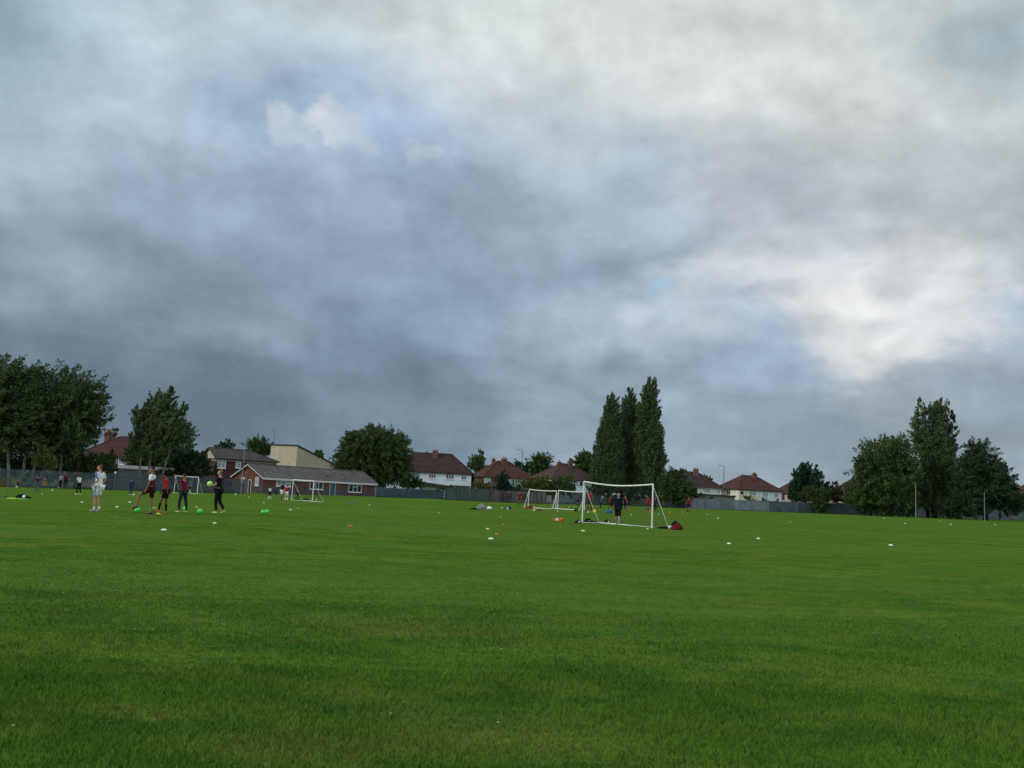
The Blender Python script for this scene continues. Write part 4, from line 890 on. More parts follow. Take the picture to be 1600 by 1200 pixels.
place_goal('narrow looking white goal in front of the clubhouse windows', 457.5, 488, dl3, 3.2, 32.5*dl3/F, 1.3, 1, .038, .03, GG, .16)
dl4 = depth_of(272, 770.5)
place_goal('distant white goal behind the people, near the left fence', 274, 308, dl4, 3.2, 26.8*dl4/F, 1.2, 1, .038, .03, GG, .16)

# ------------------------------------------------------------------ people
def cloth(name, c): return mat('cloth_'+name, c, .9, .15, .14, 9.0, .15)
SKIN_L = mat('light_skin', (.42, .23, .16), .6, .3, .05, 20); SKIN_D = mat('dark_skin', (.12, .055, .032), .55, .35, .05, 20); SKIN_M = mat('tan_skin', (.26, .13, .08), .6, .3, .05, 20)
EYE_M = mat('dark_eye', (.02, .015, .012), .3); LIP_M = mat('lip', (.26, .09, .07), .5)
HAIR = {'ginger': mat('ginger_hair', (.17, .06, .02), .7, .3, .25, 60), 'blond': mat('blond_hair', (.30, .19, .08), .7, .3, .25, 60), 'black': mat('black_hair', (.012, .01, .01), .6, .3, .2, 60), 'brown': mat('brown_hair', (.05, .028, .016), .7, .3, .25, 60), 'white': mat('white_cap', (.7, .7, .72), .8)}
C = {k: cloth(k, v) for k, v in dict(white=(.84, .88, .95), navy=(.006, .010, .030), black=(.008, .008, .010), red=(.36, .016, .018), darkred=(.17, .012, .020), maroon=(.12, .010, .035), blue=(.018, .055, .22), dkblue=(.015, .035, .12),
     stripe=(.10, .22, .50), purple=(.06, .02, .07), jeans=(.09, .13, .18), olive=(.13, .13, .03), orange=(.65, .14, .02), green=(.02, .25, .07), grey=(.22, .25, .28), yellow=(.62, .42, .03), lime=(.45, .75, .05), mustard=(.33, .20, .05), pink=(.42, .22, .3), boot=(.65, .20, .03), palegreen=(.40, .60, .22), brown=(.06, .03, .02), sole=(.3, .3, .3), teal=(.01, .16, .30)).items()}
def skin_mesh(name, nodes, edges, material, parent, root=0, sub=1, extra=None):
    me = bpy.data.meshes.new(name+'_skel'); me.from_pydata([n[0] for n in nodes], edges, []); o = bpy.data.objects.new(name+'_skel', me); COL.objects.link(o)
    mod = o.modifiers.new('s', 'SKIN'); mod.use_smooth_shade = True
    for i, n in enumerate(nodes):
        r = n[1]; sv = me.skin_vertices[0].data[i]; sv.radius = r if isinstance(r, tuple) else (r, r); sv.use_root = (i == root)
    ss = o.modifiers.new('u', 'SUBSURF'); ss.levels = sub; ss.render_levels = sub
    dg = bpy.context.evaluated_depsgraph_get(); ev = o.evaluated_get(dg); m2 = bpy.data.meshes.new_from_object(ev); m2.name = name
    bpy.data.objects.remove(o); bpy.data.meshes.remove(me)
    m2.materials.clear()
    for mm in (material if isinstance(material, list) else [material]): m2.materials.append(mm)
    m2.polygons.foreach_set('use_smooth', [True]*len(m2.polygons))
    ob = bpy.data.objects.new(name, m2); COL.objects.link(ob); ob.parent = parent
    if extra: extra(m2)
    return ob
def person(label, foot, Hh, yaw, pose, wear, hair='brown', skin=SKIN_L, hi=False, group=None, lift=0.0):
    """yaw: heading, 0 faces away from the camera (+Y), pi/2 faces photo-left"""
    P = dict(hipL=0, hipR=0, kneeL=.05, kneeR=.05, shL=.05, shR=.05, abL=.12, abR=.12, elL=.25, elR=.25, lean=0, head=0, spread=.03, footL=0, footR=0, turnL=0, turnR=0, build=1.0)
    P.update(pose); bw = P['build']
    root = tag(empty('person', foot, yaw), label, 'person', group)
    s = Hh
    def rotx(v, a):        # pitch forward by a about the x axis
        return Vector((v.x, v.y*math.cos(a)+v.z*math.sin(a), -v.y*math.sin(a)+v.z*math.cos(a)))
    hip = Vector((0, 0, 0)); lean = P['lean']
    J = {}
    for sd_, sg in (('L', -1), ('R', 1)):
        a = P['hip'+sd_]; k = P['knee'+sd_]; h0 = Vector((sg*.055, 0, 0)); th = Vector((sg*P['spread'], math.sin(a), -math.cos(a))).normalized()*.245
        kn = h0+th; sh = Vector((sg*P['spread']*.5, math.sin(a-k), -math.cos(a-k))).normalized()*.235; an = kn+sh
        fa = P['foot'+sd_]; ft = Vector((sg*.012, math.cos(fa), math.sin(fa)))
        J['hip'+sd_] = h0; J['knee'+sd_] = kn; J['ank'+sd_] = an; J['heel'+sd_] = an-ft*.03+Vector((0, 0, -.028)); J['toe'+sd_] = an+ft*.105+Vector((0, 0, -.03))
    def T(v): return rotx(Vector(v), lean)
    J['waist'] = T((0, 0, .10)); J['chest'] = T((0, .004, .22)); J['neckb'] = T((0, -.004, .315)); J['neck'] = T((0, .0, .345))
    hd = lean+P['head']; nb = J['neck']
    def Hd(v): return nb+rotx(Vector(v), hd)
    J['jaw'] = Hd((0, .014, .028)); J['face'] = Hd((0, .012, .072)); J['crown'] = Hd((0, .0, .118))
    for sd_, sg in (('L', -1), ('R', 1)):
        s0 = T((sg*.105*bw, 0, .295)); a = P['sh'+sd_]; ab = P['ab'+sd_]; e = P['el'+sd_]; tn = P['turn'+sd_]
        d1 = Vector((sg*math.sin(ab), math.sin(a)*math.cos(ab), -math.cos(a)*math.cos(ab))); el_ = s0+d1*.165
        d2 = Vector((sg*math.sin(ab)*.4+tn*-sg, math.sin(a+e), -math.cos(a+e))).normalized(); wr = el_+d2*.14
        J['sho'+sd_] = s0; J['elb'+sd_] = el_; J['wri'+sd_] = wr; J['hand'+sd_] = wr+d2*.045; J['d2'+sd_] = d2
    zmin = min(J[k].z for k in ('heelL', 'heelR', 'toeL', 'toeR'))-.012
    if P.get('seat') is not None: zmin = -P['seat']
    off = Vector((0, 0, -zmin+lift/s))
    for k in list(J):
        if not k.startswith('d2'): J[k] = (J[k]+off)*s
    def r(v): return v*s
    nodes = []; edges = []; idx = {}
    def nd(key, pos, rad, link=None):
        idx[key] = len(nodes); nodes.append((tuple(pos), (rad[0]*s, rad[1]*s) if isinstance(rad, tuple) else (rad*s, rad*s)))
        if link: edges.append((idx[link], idx[key]))
    nd('pel', (J['hipL']+J['hipR'])/2, (.075*bw, .058)); nd('waist', J['waist'], (.068*bw, .05), 'pel'); nd('chest', J['chest'], (.078*bw, .055), 'waist'); nd('neckb', J['neckb'], (.04, .034), 'chest'); nd('neck', J['neck'], .030, 'neckb')
    nd('jaw', J['jaw'], (.036, .040), 'neck'); nd('face', J['face'], (.045, .052), 'jaw'); nd('crown', J['crown'], (.034, .042), 'face')
    for q in 'LR':
        nd('sho'+q, J['sho'+q], .028, 'chest'); nd('elb'+q, J['elb'+q], .021, 'sho'+q); nd('wri'+q, J['wri'+q], .014, 'elb'+q); nd('hand'+q, J['hand'+q], (.018, .012) if hi else .016, 'wri'+q)
        if hi:
            sg = -1 if q == 'L' else 1; d2 = J['d2'+q]; side = d2.cross(Vector((1, 0, 0)));
            side = side.normalized() if side.length > .1 else Vector((0, 0, 1)); curl = Vector((-sg, 0, 0))
            for fi, (o_, ln_) in enumerate(((-.0135, .036), (-.0045, .042), (.0045, .040), (.0135, .031))):
                b0 = J['hand'+q]+(side*o_+d2*.010)*s; b1 = b0+(d2*ln_*.55+curl*.004)*s; b2 = b1+(d2*ln_*.4+curl*.014)*s
                nd('f%d%s' % (fi, q), b0, .0055, 'hand'+q); nd('g%d%s' % (fi, q), b1, .0048, 'f%d%s' % (fi, q)); nd('h%d%s' % (fi, q), b2, .004, 'g%d%s' % (fi, q))
            t0 = J['wri'+q]+(d2*.022+side*-.016)*s; nd('t0'+q, t0, .006, 'hand'+q); nd('t1'+q, t0+(d2*.022+side*-.012+curl*.004)*s, .0048, 't0'+q)
        nd('hip'+q, J['hip'+q], .048, 'pel'); nd('knee'+q, J['knee'+q], .031, 'hip'+q)
        calf = J['knee'+q].lerp(J['ank'+q], .35); nd('calf'+q, calf, .030, 'knee'+q); nd('ank'+q, J['ank'+q], .018, 'calf'+q); nd('toe'+q, J['toe'+q], .018, 'ank'+q)
    eyes = [(nb+off)*s*0+(Hd((sx_, .058, .078))+off)*s for sx_ in (-.017, .017)]; mouth = (Hd((0, .056, .036))+off)*s
    if hi:
        nd('nose', (Hd((0, .066, .062))+off)*s, .008, 'face'); nd('earL', (Hd((-.050, -.004, .068))+off)*s, .008, 'face'); nd('earR', (Hd((.050, -.004, .068))+off)*s, .008, 'face')
    def face_mats(me):
        for p in me.polygons:
            c = p.center
            if any((c-e_).length < .010*s for e_ in eyes): p.material_index = 1
            elif (c-mouth).length < .011*s: p.material_index = 2
    skin_mesh('body', nodes, edges, [skin, EYE_M, LIP_M], root, 0, 2 if hi else 1, face_mats)
    def garment(name, keys, links, m, sub=1):
        ns = [(tuple(p), (ra[0]*s, ra[1]*s) if isinstance(ra, tuple) else (ra*s, ra*s)) for p, ra in keys]
        return skin_mesh(name, ns, links, m, root, 0, sub)
    # hair
    hr = [(Hd((0, -.012, .062))+off, (.050, .052)), (Hd((0, -.012, .10))+off, (.052, .056)), (Hd((0, -.006, .132))+off, (.036, .044))]
    garment('hair', [(p*s, q) for p, q in hr], [(0, 1), (1, 2)], HAIR[hair], 2)
    w = wear
    top_l = w.get('sleeve', 'short')
    frac = .62 if top_l == 'short' else 1.0
    ks = [((J['hipL']+J['hipR'])/2+Vector((0, 0, (-.010-w.get('hem', 0))*s)), ((.088+w.get('hem', 0)*.12)*bw, .066)), (J['waist'], (.082*bw, .062)), (J['chest'], (.092*bw, .068)), (J['neckb'], (.046, .040))]
    lk = [(0, 1), (1, 2), (2, 3)]
    if top_l != 'none':
        for q in 'LR':
            i = len(ks); ks.append((J['sho'+q], .037)); lk.append((2, i))
            if top_l == 'short': ks.append((J['sho'+q].lerp(J['elb'+q], .75), .032)); lk.append((i, i+1))
            else:
                ks += [(J['elb'+q], .028), (J['elb'+q].lerp(J['wri'+q], .92), .021)]; lk += [(i, i+1), (i+1, i+2)]
    garment('shirt', ks, lk, w['top'], 2 if hi else 1)
    if 'bib' in w:
        garment('bib', [((J['hipL']+J['hipR'])/2+Vector((0, 0, .02*s)), (.092*bw, .071)), (J['waist'], (.088*bw, .067)), (J['chest'], (.095*bw, .073)), (J['neckb'].lerp(J['chest'], .25), (.06, .045))], [(0, 1), (1, 2), (2, 3)], w['bib'], 2 if hi else 1)
    lg = w.get('legs', 'short')
    ks = [((J['hipL']+J['hipR'])/2+Vector((0, 0, .02*s)), (.084*bw, .066))]; lk = []
    for q in 'LR':
        i = len(ks); ks.append((J['hip'+q], .058)); lk.append((0, i))
        if lg == 'short': ks.append((J['hip'+q].lerp(J['knee'+q], w.get('kn', .80)), .052 if 'kn' not in w else .042)); lk.append((i, i+1))
        else:
            ks += [(J['knee'+q], .042), (J['knee'+q].lerp(J['ank'+q], .35), .038), (J['knee'+q].lerp(J['ank'+q], .93), .028)]; lk += [(i, i+1), (i+1, i+2), (i+2, i+3)]
    garment('shorts' if lg == 'short' else 'trousers', ks, lk, w['bottom'], 2 if hi else 1)
    for q in 'LR':
        if 'sock' in w:
            a0 = .62 if w.get('ankle') else .18
            garment('sock', [(J['knee'+q].lerp(J['ank'+q], a0), .034 if not w.get('ankle') else .026), (J['knee'+q].lerp(J['ank'+q], max(a0+.1, .5)), .031 if not w.get('ankle') else .024), (J['ank'+q], .023)], [(0, 1), (1, 2)], w['sock'], 1)
        garment('shoe', [(J['heel'+q], .023), (J['heel'+q].lerp(J['toe'+q], .55), .026), (J['toe'+q], .019)], [(0, 1), (1, 2)], w['shoe'], 1)
    if 'stripes' in w:      # three side stripes on sleeve and shorts
        for q, sg in (('L', -1), ('R', 1)):
            for o_ in (-.020, 0, .020):
                st = MB(); a_ = J['hip'+q]+Vector((sg*.052, o_, .03))*s; b_ = J['hip'+q].lerp(J['knee'+q], .86)+Vector((sg*.050, o_, 0))*s; st.tube([a_, a_.lerp(b_, .5)+Vector((sg*.008*s, 0, 0)), b_], .0050*s, 5); st.build('shorts_stripe', w['stripes'], root)
                st = MB(); a_ = J['sho'+q]+Vector((sg*.006, o_*.8, .036))*s; b_ = J['sho'+q].lerp(J['elb'+q], .78)+Vector((sg*.031, o_*.8, .004))*s; st.tube([a_, a_.lerp(b_, .35)+Vector((sg*.016*s, 0, 0)), b_], .0060*s, 5); st.build('sleeve_stripe', w['stripes'], root)
    return root, {k: (Matrix.Rotation(yaw, 4, 'Z') @ v)+Vector(foot) for k, v in J.items() if not k.startswith('d2')}
LEFT = R(90); RIGHT = R(-90)
def pp(label, px, pyf, pytop, yaw, pose, wear, hair='brown', skin=SKIN_L, hi=False, group=None, hfac=1.0, d=None):
    g = gat(px, pyf) if d is None else gd(px, d)
    v = g-CAM; dep = v.dot(fwd); Hh = (pyf-pytop)*dep/F*hfac
    print('PERSON %-50s d=%.1f H=%.2f' % (label[:50], g.y, Hh))
    return person(label, g, Hh, yaw, pose, wear, hair, skin, hi, group)
GB5 = 'people training in the left foreground'
pp('person in white kit with blue side stripes, hand on hip', 150, 799.5, 726, R(80), dict(shL=-.42, abL=.12, elL=1.15, shR=-.3, abR=.15, elR=1.1, hipL=.05, hipR=-.03, spread=.0, build=1.14, head=.18),
   dict(top=C['white'], bottom=C['white'], sock=C['white'], ankle=1, shoe=C['grey'], stripes=C['stripe']), 'ginger', SKIN_L, True, GB5)
pp('person in maroon bib over white shirt resting the front foot on a green ball', 232.5, 803.5, 729, LEFT+.1, dict(hipL=1.05, kneeL=.92, footL=-.25, hipR=-.04, shR=-.1, elR=.25, shL=.1, head=.25),
   dict(top=C['white'], bib=C['maroon'], bottom=mat('cloth_dkmaroon', (.03, .01, .018), .9), shoe=C['purple']), 'black', SKIN_M, True, GB5)
pp('person in red shirt and black shorts with head bowed, between the bibbed people', 257, 801.5, 740, LEFT+.15, dict(hipL=.42, kneeL=.30, hipR=.02, kneeR=.1, lean=.16, head=.85, shR=.2, shL=-.4, elL=.15),
   dict(top=C['red'], bottom=C['black'], sock=C['black'], shoe=C['boot']), 'black', SKIN_D, True, GB5, 1.04)
pp('person in dark maroon bib and dark trousers raising an arm to the face', 284, 800.5, 740, LEFT-.3, dict(hipL=.22, kneeL=.25, hipR=-.2, kneeR=.0, lean=.05, head=.1, shL=1.15, abL=.2, elL=1.75, shR=.6, elR=1.5),
   dict(top=C['maroon'], bib=C['darkred'], bottom=mat('cloth_slate', (.012, .022, .035), .9), legs='long', shoe=C['palegreen']), 'black', SKIN_M, True, GB5)
_, J5 = pp('person all in black carrying a green ball, stepping left', 339, 803, 735, LEFT-.1, dict(hipL=.14, kneeL=.28, hipR=-.04, kneeR=.55, footR=-.5, spread=0, shR=.22, elR=1.15, abR=.06, shL=.25, elL=1.15, abL=.05, turnR=.35, turnL=.35, head=.12),
   dict(top=C['black'], bottom=C['black'], legs='long', shoe=C['palegreen']), 'blond', SKIN_L, True, GB5)
pp('person in navy coat and dark breeches walking inside the large goal', 965, 821, 771, R(165), dict(hipL=.26, kneeL=.08, hipR=-.20, kneeR=.30, spread=-.02, abL=.20, abR=.22, elL=.2, elR=.25, shL=-.12, shR=.15, build=1.6),
   dict(top=C['navy'], sleeve='long', hem=.08, kn=1.06, bottom=C['black'], sock=C['sole'], shoe=C['sole']), 'brown', SKIN_L, True, None, 1.03)
ST = dict(hipL=.15, kneeL=.2, hipR=-.12, kneeR=.1)
GF = 'people far away across the field'
far = [
 ('person in white shirt and black trousers left of the striped person', 122, 772.5, 740.5, R(80), dict(ST, lean=.05, shL=.4, elL=.8, head=.3), dict(top=C['white'], bottom=C['black'], legs='long', shoe=C['white']), 'black', SKIN_D),
 ('person in blue half hidden behind the person in white kit', 158.5, 771.5, 744, R(-60), dict(ST), dict(top=C['blue'], bottom=C['jeans'], shoe=C['black'], sock=C['black']), 'brown', SKIN_L),
 ('person all in dark blue standing by a white ball', 204, 773.5, 748, R(20), dict(ST), dict(top=C['dkblue'], sleeve='long', bottom=C['dkblue'], legs='long', shoe=C['white']), 'black', SKIN_M),
 ('person in purple top and jeans in front of the left fence', 57, 770, 742, R(30), dict(ST, abR=.4), dict(top=C['purple'], bottom=C['jeans'], legs='long', shoe=C['teal']), 'black', SKIN_M),
 ('person in olive top and orange shorts bending a little', 69.5, 763, 746.5, R(60), dict(ST, lean=.25), dict(top=C['olive'], bottom=C['orange'], shoe=C['black'], sock=C['black']), 'blond', SKIN_L),
 ('person in green kit running with one leg kicked out', 87, 764, 749, R(80), dict(hipL=.5, kneeL=.1, hipR=-.5, kneeR=.7, lean=.3), dict(top=C['green'], bottom=C['green'], sock=C['black'], shoe=C['white']), 'brown', SKIN_L),
 ('person with grey shirt and dark jacket by the fence', 94, 763.5, 740, R(170), dict(ST), dict(top=C['grey'], sleeve='long', bottom=C['black'], legs='long', shoe=C['black']), 'black', SKIN_M),
 ('person in dark red top and navy trousers beside the grey-shirted one', 102, 763.5, 738.5, R(190), dict(ST, shL=.5, elL=1.2), dict(top=C['maroon'], sleeve='long', bottom=C['navy'], legs='long', shoe=C['black']), 'brown', SKIN_M),
 ('person in bright red kneeling at the very left edge', 6, 761.5, 744.5, R(120), dict(hipL=.9, kneeL=1.2, hipR=.2, kneeR=.6, lean=.2), dict(top=C['red'], bottom=C['red'], sock=C['red'], shoe=C['black']), 'brown', SKIN_M),
 ('person in red shirt crouching by the left fence', 28, 762, 746, R(70), dict(hipL=1.3, kneeL=1.7, hipR=1.1, kneeR=1.6, lean=.35), dict(top=C['darkred'], bottom=C['black'], sock=C['white'], shoe=C['white']), 'black', SKIN_M),
 ('person in blue shirt inside the distant left goal', 296, 771.5, 750.5, R(140), dict(ST), dict(top=C['blue'], bottom=C['black'], sock=C['white'], shoe=C['black']), 'brown', SKIN_L),
 ('small person in white and navy hoops, leftmost of the clubhouse group', 421, 779.5, 760, R(60), dict(ST), dict(top=C['white'], bottom=C['navy'], sock=C['white'], shoe=C['white']), 'black', SKIN_D),
 ('person in blue bending beside the person in white', 431, 779.5, 758.5, R(80), dict(ST, lean=.35), dict(top=C['blue'], bottom=C['blue'], sock=C['grey'], shoe=C['grey']), 'black', SKIN_D),
 ('person in black and white kit left of the red-shirted person', 439.5, 782, 753, R(-40), dict(ST, abR=.3), dict(top=C['black'], bottom=C['white'], sock=C['darkred'], shoe=C['red']), 'brown', SKIN_M),
 ('person in red shirt and white shorts by the narrow goal', 447, 783, 757.5, R(10), dict(ST), dict(top=C['red'], bottom=C['white'], sock=C['white'], shoe=C['red']), 'brown', SKIN_L),
 ('person in dark blue just behind the red-shirted one', 452.5, 779.5, 762, R(30), dict(ST), dict(top=C['dkblue'], bottom=C['blue'], sock=C['blue'], shoe=C['black']), 'black', SKIN_M),
 ('person in mustard bib and black standing in the narrow goal', 465, 782, 758.5, R(-70), dict(ST, abR=.3, hipR=-.3), dict(top=C['brown'], bib=C['mustard'], bottom=C['black'], sock=C['black'], shoe=C['brown']), 'black', SKIN_D),
 ('person in dark red by the panel fence, left of the twin goals', 811, 790, 768, R(170), dict(ST), dict(top=C['darkred'], bottom=C['darkred'], sock=C['black'], shoe=C['black']), 'brown', SKIN_M),
 ('person in dark red behind the gap between the twin goals', 867.5, 790, 771, R(170), dict(ST), dict(top=C['red'], bottom=C['navy'], sock=C['navy'], shoe=C['black']), 'brown', SKIN_M),
 ('person in dark kit seen through the right twin goal', 902.5, 791, 773, R(150), dict(ST), dict(top=C['purple'], bottom=C['black'], sock=C['black'], shoe=C['black']), 'black', SKIN_M),
 ('person in red running behind the left post of the large goal', 922, 799.5, 765.5, R(-60), dict(hipL=.35, kneeL=.2, hipR=-.35, kneeR=.5), dict(top=C['red'], bottom=C['brown'], sock=C['black'], shoe=C['orange']), 'black', SKIN_M),
 ('person in royal blue coat and white cap bending forward', 938, 796.5, 774.5, R(-70), dict(ST, lean=.35, shL=.4, shR=.4), dict(top=C['blue'], sleeve='long', bottom=C['navy'], legs='long', shoe=C['palegreen']), 'white', SKIN_L),
 ('person in red left of the person in navy', 953, 797, 774.5, R(20), dict(ST), dict(top=C['darkred'], bottom=C['darkred'], sock=C['black'], shoe=C['black']), 'brown', SKIN_M),
 ('person in maroon just right of the person in navy', 976.5, 798, 774.5, R(160), dict(ST), dict(top=C['darkred'], bottom=C['navy'], sock=C['navy'], shoe=C['black']), 'brown', SKIN_L),
 ('person in red standing in the right half of the large goal', 1012, 799, 775.5, R(175), dict(ST, hipL=.05, hipR=0), dict(top=C['red'], bottom=C['darkred'], sock=C['black'], shoe=C['orange']), 'brown', SKIN_M),
 ('person in black and maroon behind the right post of the large goal', 1023.5, 799, 776, R(150), dict(ST), dict(top=C['maroon'], sleeve='long', bottom=C['black'], legs='long', shoe=C['black']), 'black', SKIN_M),
 ('person in red and black standing alone right of the large goal', 1075.5, 801.5, 777, R(170), dict(ST, abL=.2, abR=.2), dict(top=C['darkred'], bottom=C['black'], sock=C['black'], shoe=C['boot']), 'brown', SKIN_M),
]
for lab, px, yf, yt, yaw, pose, wear, hr_, sk in far: pp(lab, px, yf, yt, yaw, pose, wear, hr_, sk, False, GF)

# ------------------------------------------------------------------ balls, cones, bags
def plastic(n, c): return mat('plastic_'+n, c, .35, .5, .05, 5)
PL = {k: plastic(k, v) for k, v in dict(white=(.80, .82, .78), yellow=(.75, .62, .06), orange=(.72, .16, .03), red=(.6, .06, .02), green=(.07, .62, .05), lime=(.40, .85, .10), cream=(.75, .72, .45), teal=(.02, .20, .30)).items()}
def football(label, pos, r, m, group, cat='ball'):
    bm = bmesh.new(); bmesh.ops.create_icosphere(bm, subdivisions=3, radius=r); me = bpy.data.meshes.new('football'); bm.to_mesh(me); bm.free()
    me.materials.append(m); me.materials.append(C['navy'] if m is PL['white'] else PL['white'])
    # printed panels: faces near the twelve icosahedron corners
    phi = (1+5**.5)/2; cor = [Vector(v).normalized() for v in [(0, 1, phi), (0, -1, phi), (0, 1, -phi), (0, -1, -phi), (1, phi, 0), (-1, phi, 0), (1, -phi, 0), (-1, -phi, 0), (phi, 0, 1), (-phi, 0, 1), (phi, 0, -1), (-phi, 0, -1)]]
    if m is PL['white']:
        for p in me.polygons:
            c = p.center.normalized()
            if max(c.dot(q) for q in cor) > .955: p.material_index = 1
    me.polygons.foreach_set('use_smooth', [True]*len(me.polygons))
    o = bpy.data.objects.new('football', me); COL.objects.link(o); o.location = pos; o.rotation_euler = (random.random(), random.random(), random.random()*3); return tag(o, label, cat, group)
def ball_px(label, px, py, rpx, m, group, air=None):
    if air: pos = at(px, py, air); r = rpx*air/F
    else:
        g = gat(px, py+rpx); dep = (g-CAM).dot(fwd); r = rpx*dep/F; pos = g+Vector((0, 0, r))
    return football(label, pos, r, m, group)
GBL = 'bright green balls in the left foreground'
ball_px('green ball under the front foot of the person in maroon bib', 214.5, 797, 4.2, PL['green'], GBL)
ball_px('green ball between the standing foot of the bibbed person and the orange cones', 237.5, 795.3, 4.0, PL['green'], GBL)
ball_px('green ball beside the feet of the person in dark trousers', 289.5, 795, 4.2, PL['green'], GBL)
ball_px('lone green ball between the trousered person and the person in black', 312, 799.3, 4.4, PL['green'], GBL)
ball_px('left ball of the touching green pair on the grass', 410.8, 800.3, 3.6, PL['green'], GBL)
ball_px('right ball of the touching green pair on the grass', 416.8, 799.8, 3.6, PL['green'], GBL)
hh = (J5['handL']+J5['handR'])/2; football('pale green ball held by the person in black', hh+Vector((-.03, 0, .06)), .105, PL['lime'], GBL)
GW_ = 'white footballs'
ball_px('white football in the air above the left fence', 180.5, 738.7, 1.9, PL['white'], GW_, air=70)
ball_px('white football at the feet of the person in dark blue', 209, 773.3, 1.8, PL['white'], GW_)
ball_px('white football among the orange bags left of the large goal', 870.5, 812.3, 2.7, PL['white'], GW_)
ball_px('white football against the blue bag left of the twin goals', 793, 794.8, 1.8, PL['white'], GW_)
ball_px('white football beside the red and black bag right of the large goal', 1046.8, 824, 3.0, PL['white'], GW_)
ball_px('white football lying at the foot of the left post of the large goal, beyond it', 919.3, 800.5, 1.6, PL['white'], GW_)
ball_px('small white football on the rear bar of the narrow goal', 494.5, 781, 1.4, PL['white'], GW_)
ball_px('yellow ball behind the stay of the large goal', 929, 799, 3.0, PL['yellow'], None)
ball_px('white and orange ball far off left of the clubhouse door', 368, 773, 1.6, PL['white'], GW_)
def disc_cone(label, px, py, m, wpx=None, r=.11, group='disc cones scattered on the field'):
    g = gat(px, py)
    if wpx: r = wpx/2*(g-CAM).dot(fwd)/F
    b = MB(); k = r/.11
    b.lathe([(.110*k, .0), (.112*k, .006*k), (.098*k, .022*k), (.072*k, .048*k), (.042*k, .062*k), (.034*k, .060*k), (.030*k, .050*k)], 18)
    o = b.build('disc_cone', m, None, True); o.location = g; o.rotation_euler = (random.uniform(-.05, .05), random.uniform(-.05, .05), 0)
    return tag(o, label, 'cone', group)
for lab, px, py, m, wp in [
 ('large white disc cone in the middle, nearest to the camera there', 767, 842.5, 'white', 9), ('yellow disc cone left above the white one in the middle', 762, 827, 'yellow', 6.5), ('orange disc cone just right above the white middle one', 776, 834.5, 'orange', 5), ('faint orange cone farther back above the middle cones', 786, 820, 'orange', 4),
 ('bright orange-red disc cone alone on the grass, left of centre', 547.5, 822.5, 'red', 8), ('white disc cone nearest the camera below the people', 256, 828.5, 'white', 9), ('cream disc cone below the person in black', 335.5, 818, 'cream', 6.5), ('cream disc cone between the striped person and the bibbed person', 183, 792.5, 'cream', 5.5), ('white disc cone right behind the cream one near the striped person', 203, 785, 'white', 4.5),
 ('yellow disc cone near the person in purple', 66, 771.8, 'yellow', 3), ('white disc cone in front of the running person in green', 81.5, 766.5, 'white', 3), ('faint white disc cone left of the striped person', 128, 785, 'white', 4),
 ('cream disc cone behind the lone green ball', 307.5, 792.8, 'cream', 4), ('white disc cone near the clubhouse gable', 389, 777.2, 'white', 2.6), ('white disc cone between the green ball pair and the clubhouse group', 412, 785.7, 'cream', 3), ('white disc cone below the narrow goal', 454, 797, 'white', 4.5), ('lime disc cone beside the white one below the narrow goal', 465.5, 794.7, 'lime', 3),
 ('cream disc cone right of the blue marker strip', 577.5, 789.5, 'cream', 3), ('yellow disc cone alone below the palisade corner', 686.5, 801.8, 'yellow', 3.2), ('yellow disc cone beside the blue bag', 784.5, 793.6, 'yellow', 3.6), ('faint white disc cone between the middle cones and the twin goals', 782.5, 808, 'white', 2.2), ('yellow disc cone just left in front of the large goal', 911, 830, 'yellow', 7),
 ('white disc cone right below the twin goals', 871, 799, 'white', 2.6), ('white cone in front of the left twin goal', 834.5, 797.6, 'white', 4.5), ('yellow cone behind the left twin goal bar', 834.8, 790.8, 'yellow', 2.4), ('left of two white cones inside the right twin goal', 888.5, 792.2, 'cream', 2.2), ('right of two white cones inside the right twin goal', 897, 792.2, 'cream', 2.2),
 ('white disc cone inside the large goal, right of the person', 986.5, 804.6, 'white', 3), ('white disc cone seen under the right stay of the large goal', 1029.5, 803.5, 'white', 3), ('white cone at the foot of the right post of the large goal', 1012, 826.5, 'white', 3.6),
 ('left of the two white cones on the empty grass at right', 1139, 850, 'white', 7), ('right, farther one of the two white cones on the empty grass at right', 1185, 842, 'white', 6), ('white disc cone alone, nearest in the right part of the field', 1392, 852.5, 'white', 7.5), ('white disc cone right of the lone person in red', 1122, 810, 'white', 3), ('tiny white cone behind the one right of the lone person', 1105, 804.4, 'white', 2.2),
 ('tiny cream cone in front of the dark conifers', 1235, 815.5, 'cream', 2.4), ('white cone left of the slender pole by the poplar', 1414, 818.2, 'white', 3), ('tiny white cone right of that slender pole', 1468, 814.6, 'cream', 2), ('white cone between the two slender poles', 1486, 819.6, 'white', 3), ('cream cone right of the second slender pole', 1555, 820.3, 'cream', 2.6), ('tiny white cone under the dome-shaped tree', 1381, 810, 'white', 2), ('white cone near the fence foot at far right', 1563, 811.8, 'white', 3.2),
 ('yellow cone in front of the boots of the person in red', 247.5, 803.3, 'yellow', 7), ('orange cone beside the green ball at the bibbed person', 243, 794.5, 'orange', 6),
]: disc_cone(lab, px, py, PL[m], wp)
def tall_cone(label, px, py, hpx, m):
    g = gat(px, py); k = hpx*(g-CAM).dot(fwd)/F; r = tag(empty('marker_cone', g), label, 'cone', 'small upright orange cones')
    MB().box((-.32*k, -.32*k, 0), (.32*k, .32*k, .06*k)).build('base', m, r); MB().lathe([(.26*k, .06*k), (.16*k, .5*k), (.07*k, .97*k), (.05*k, 1*k)], 12).build('cone', m, r, True)
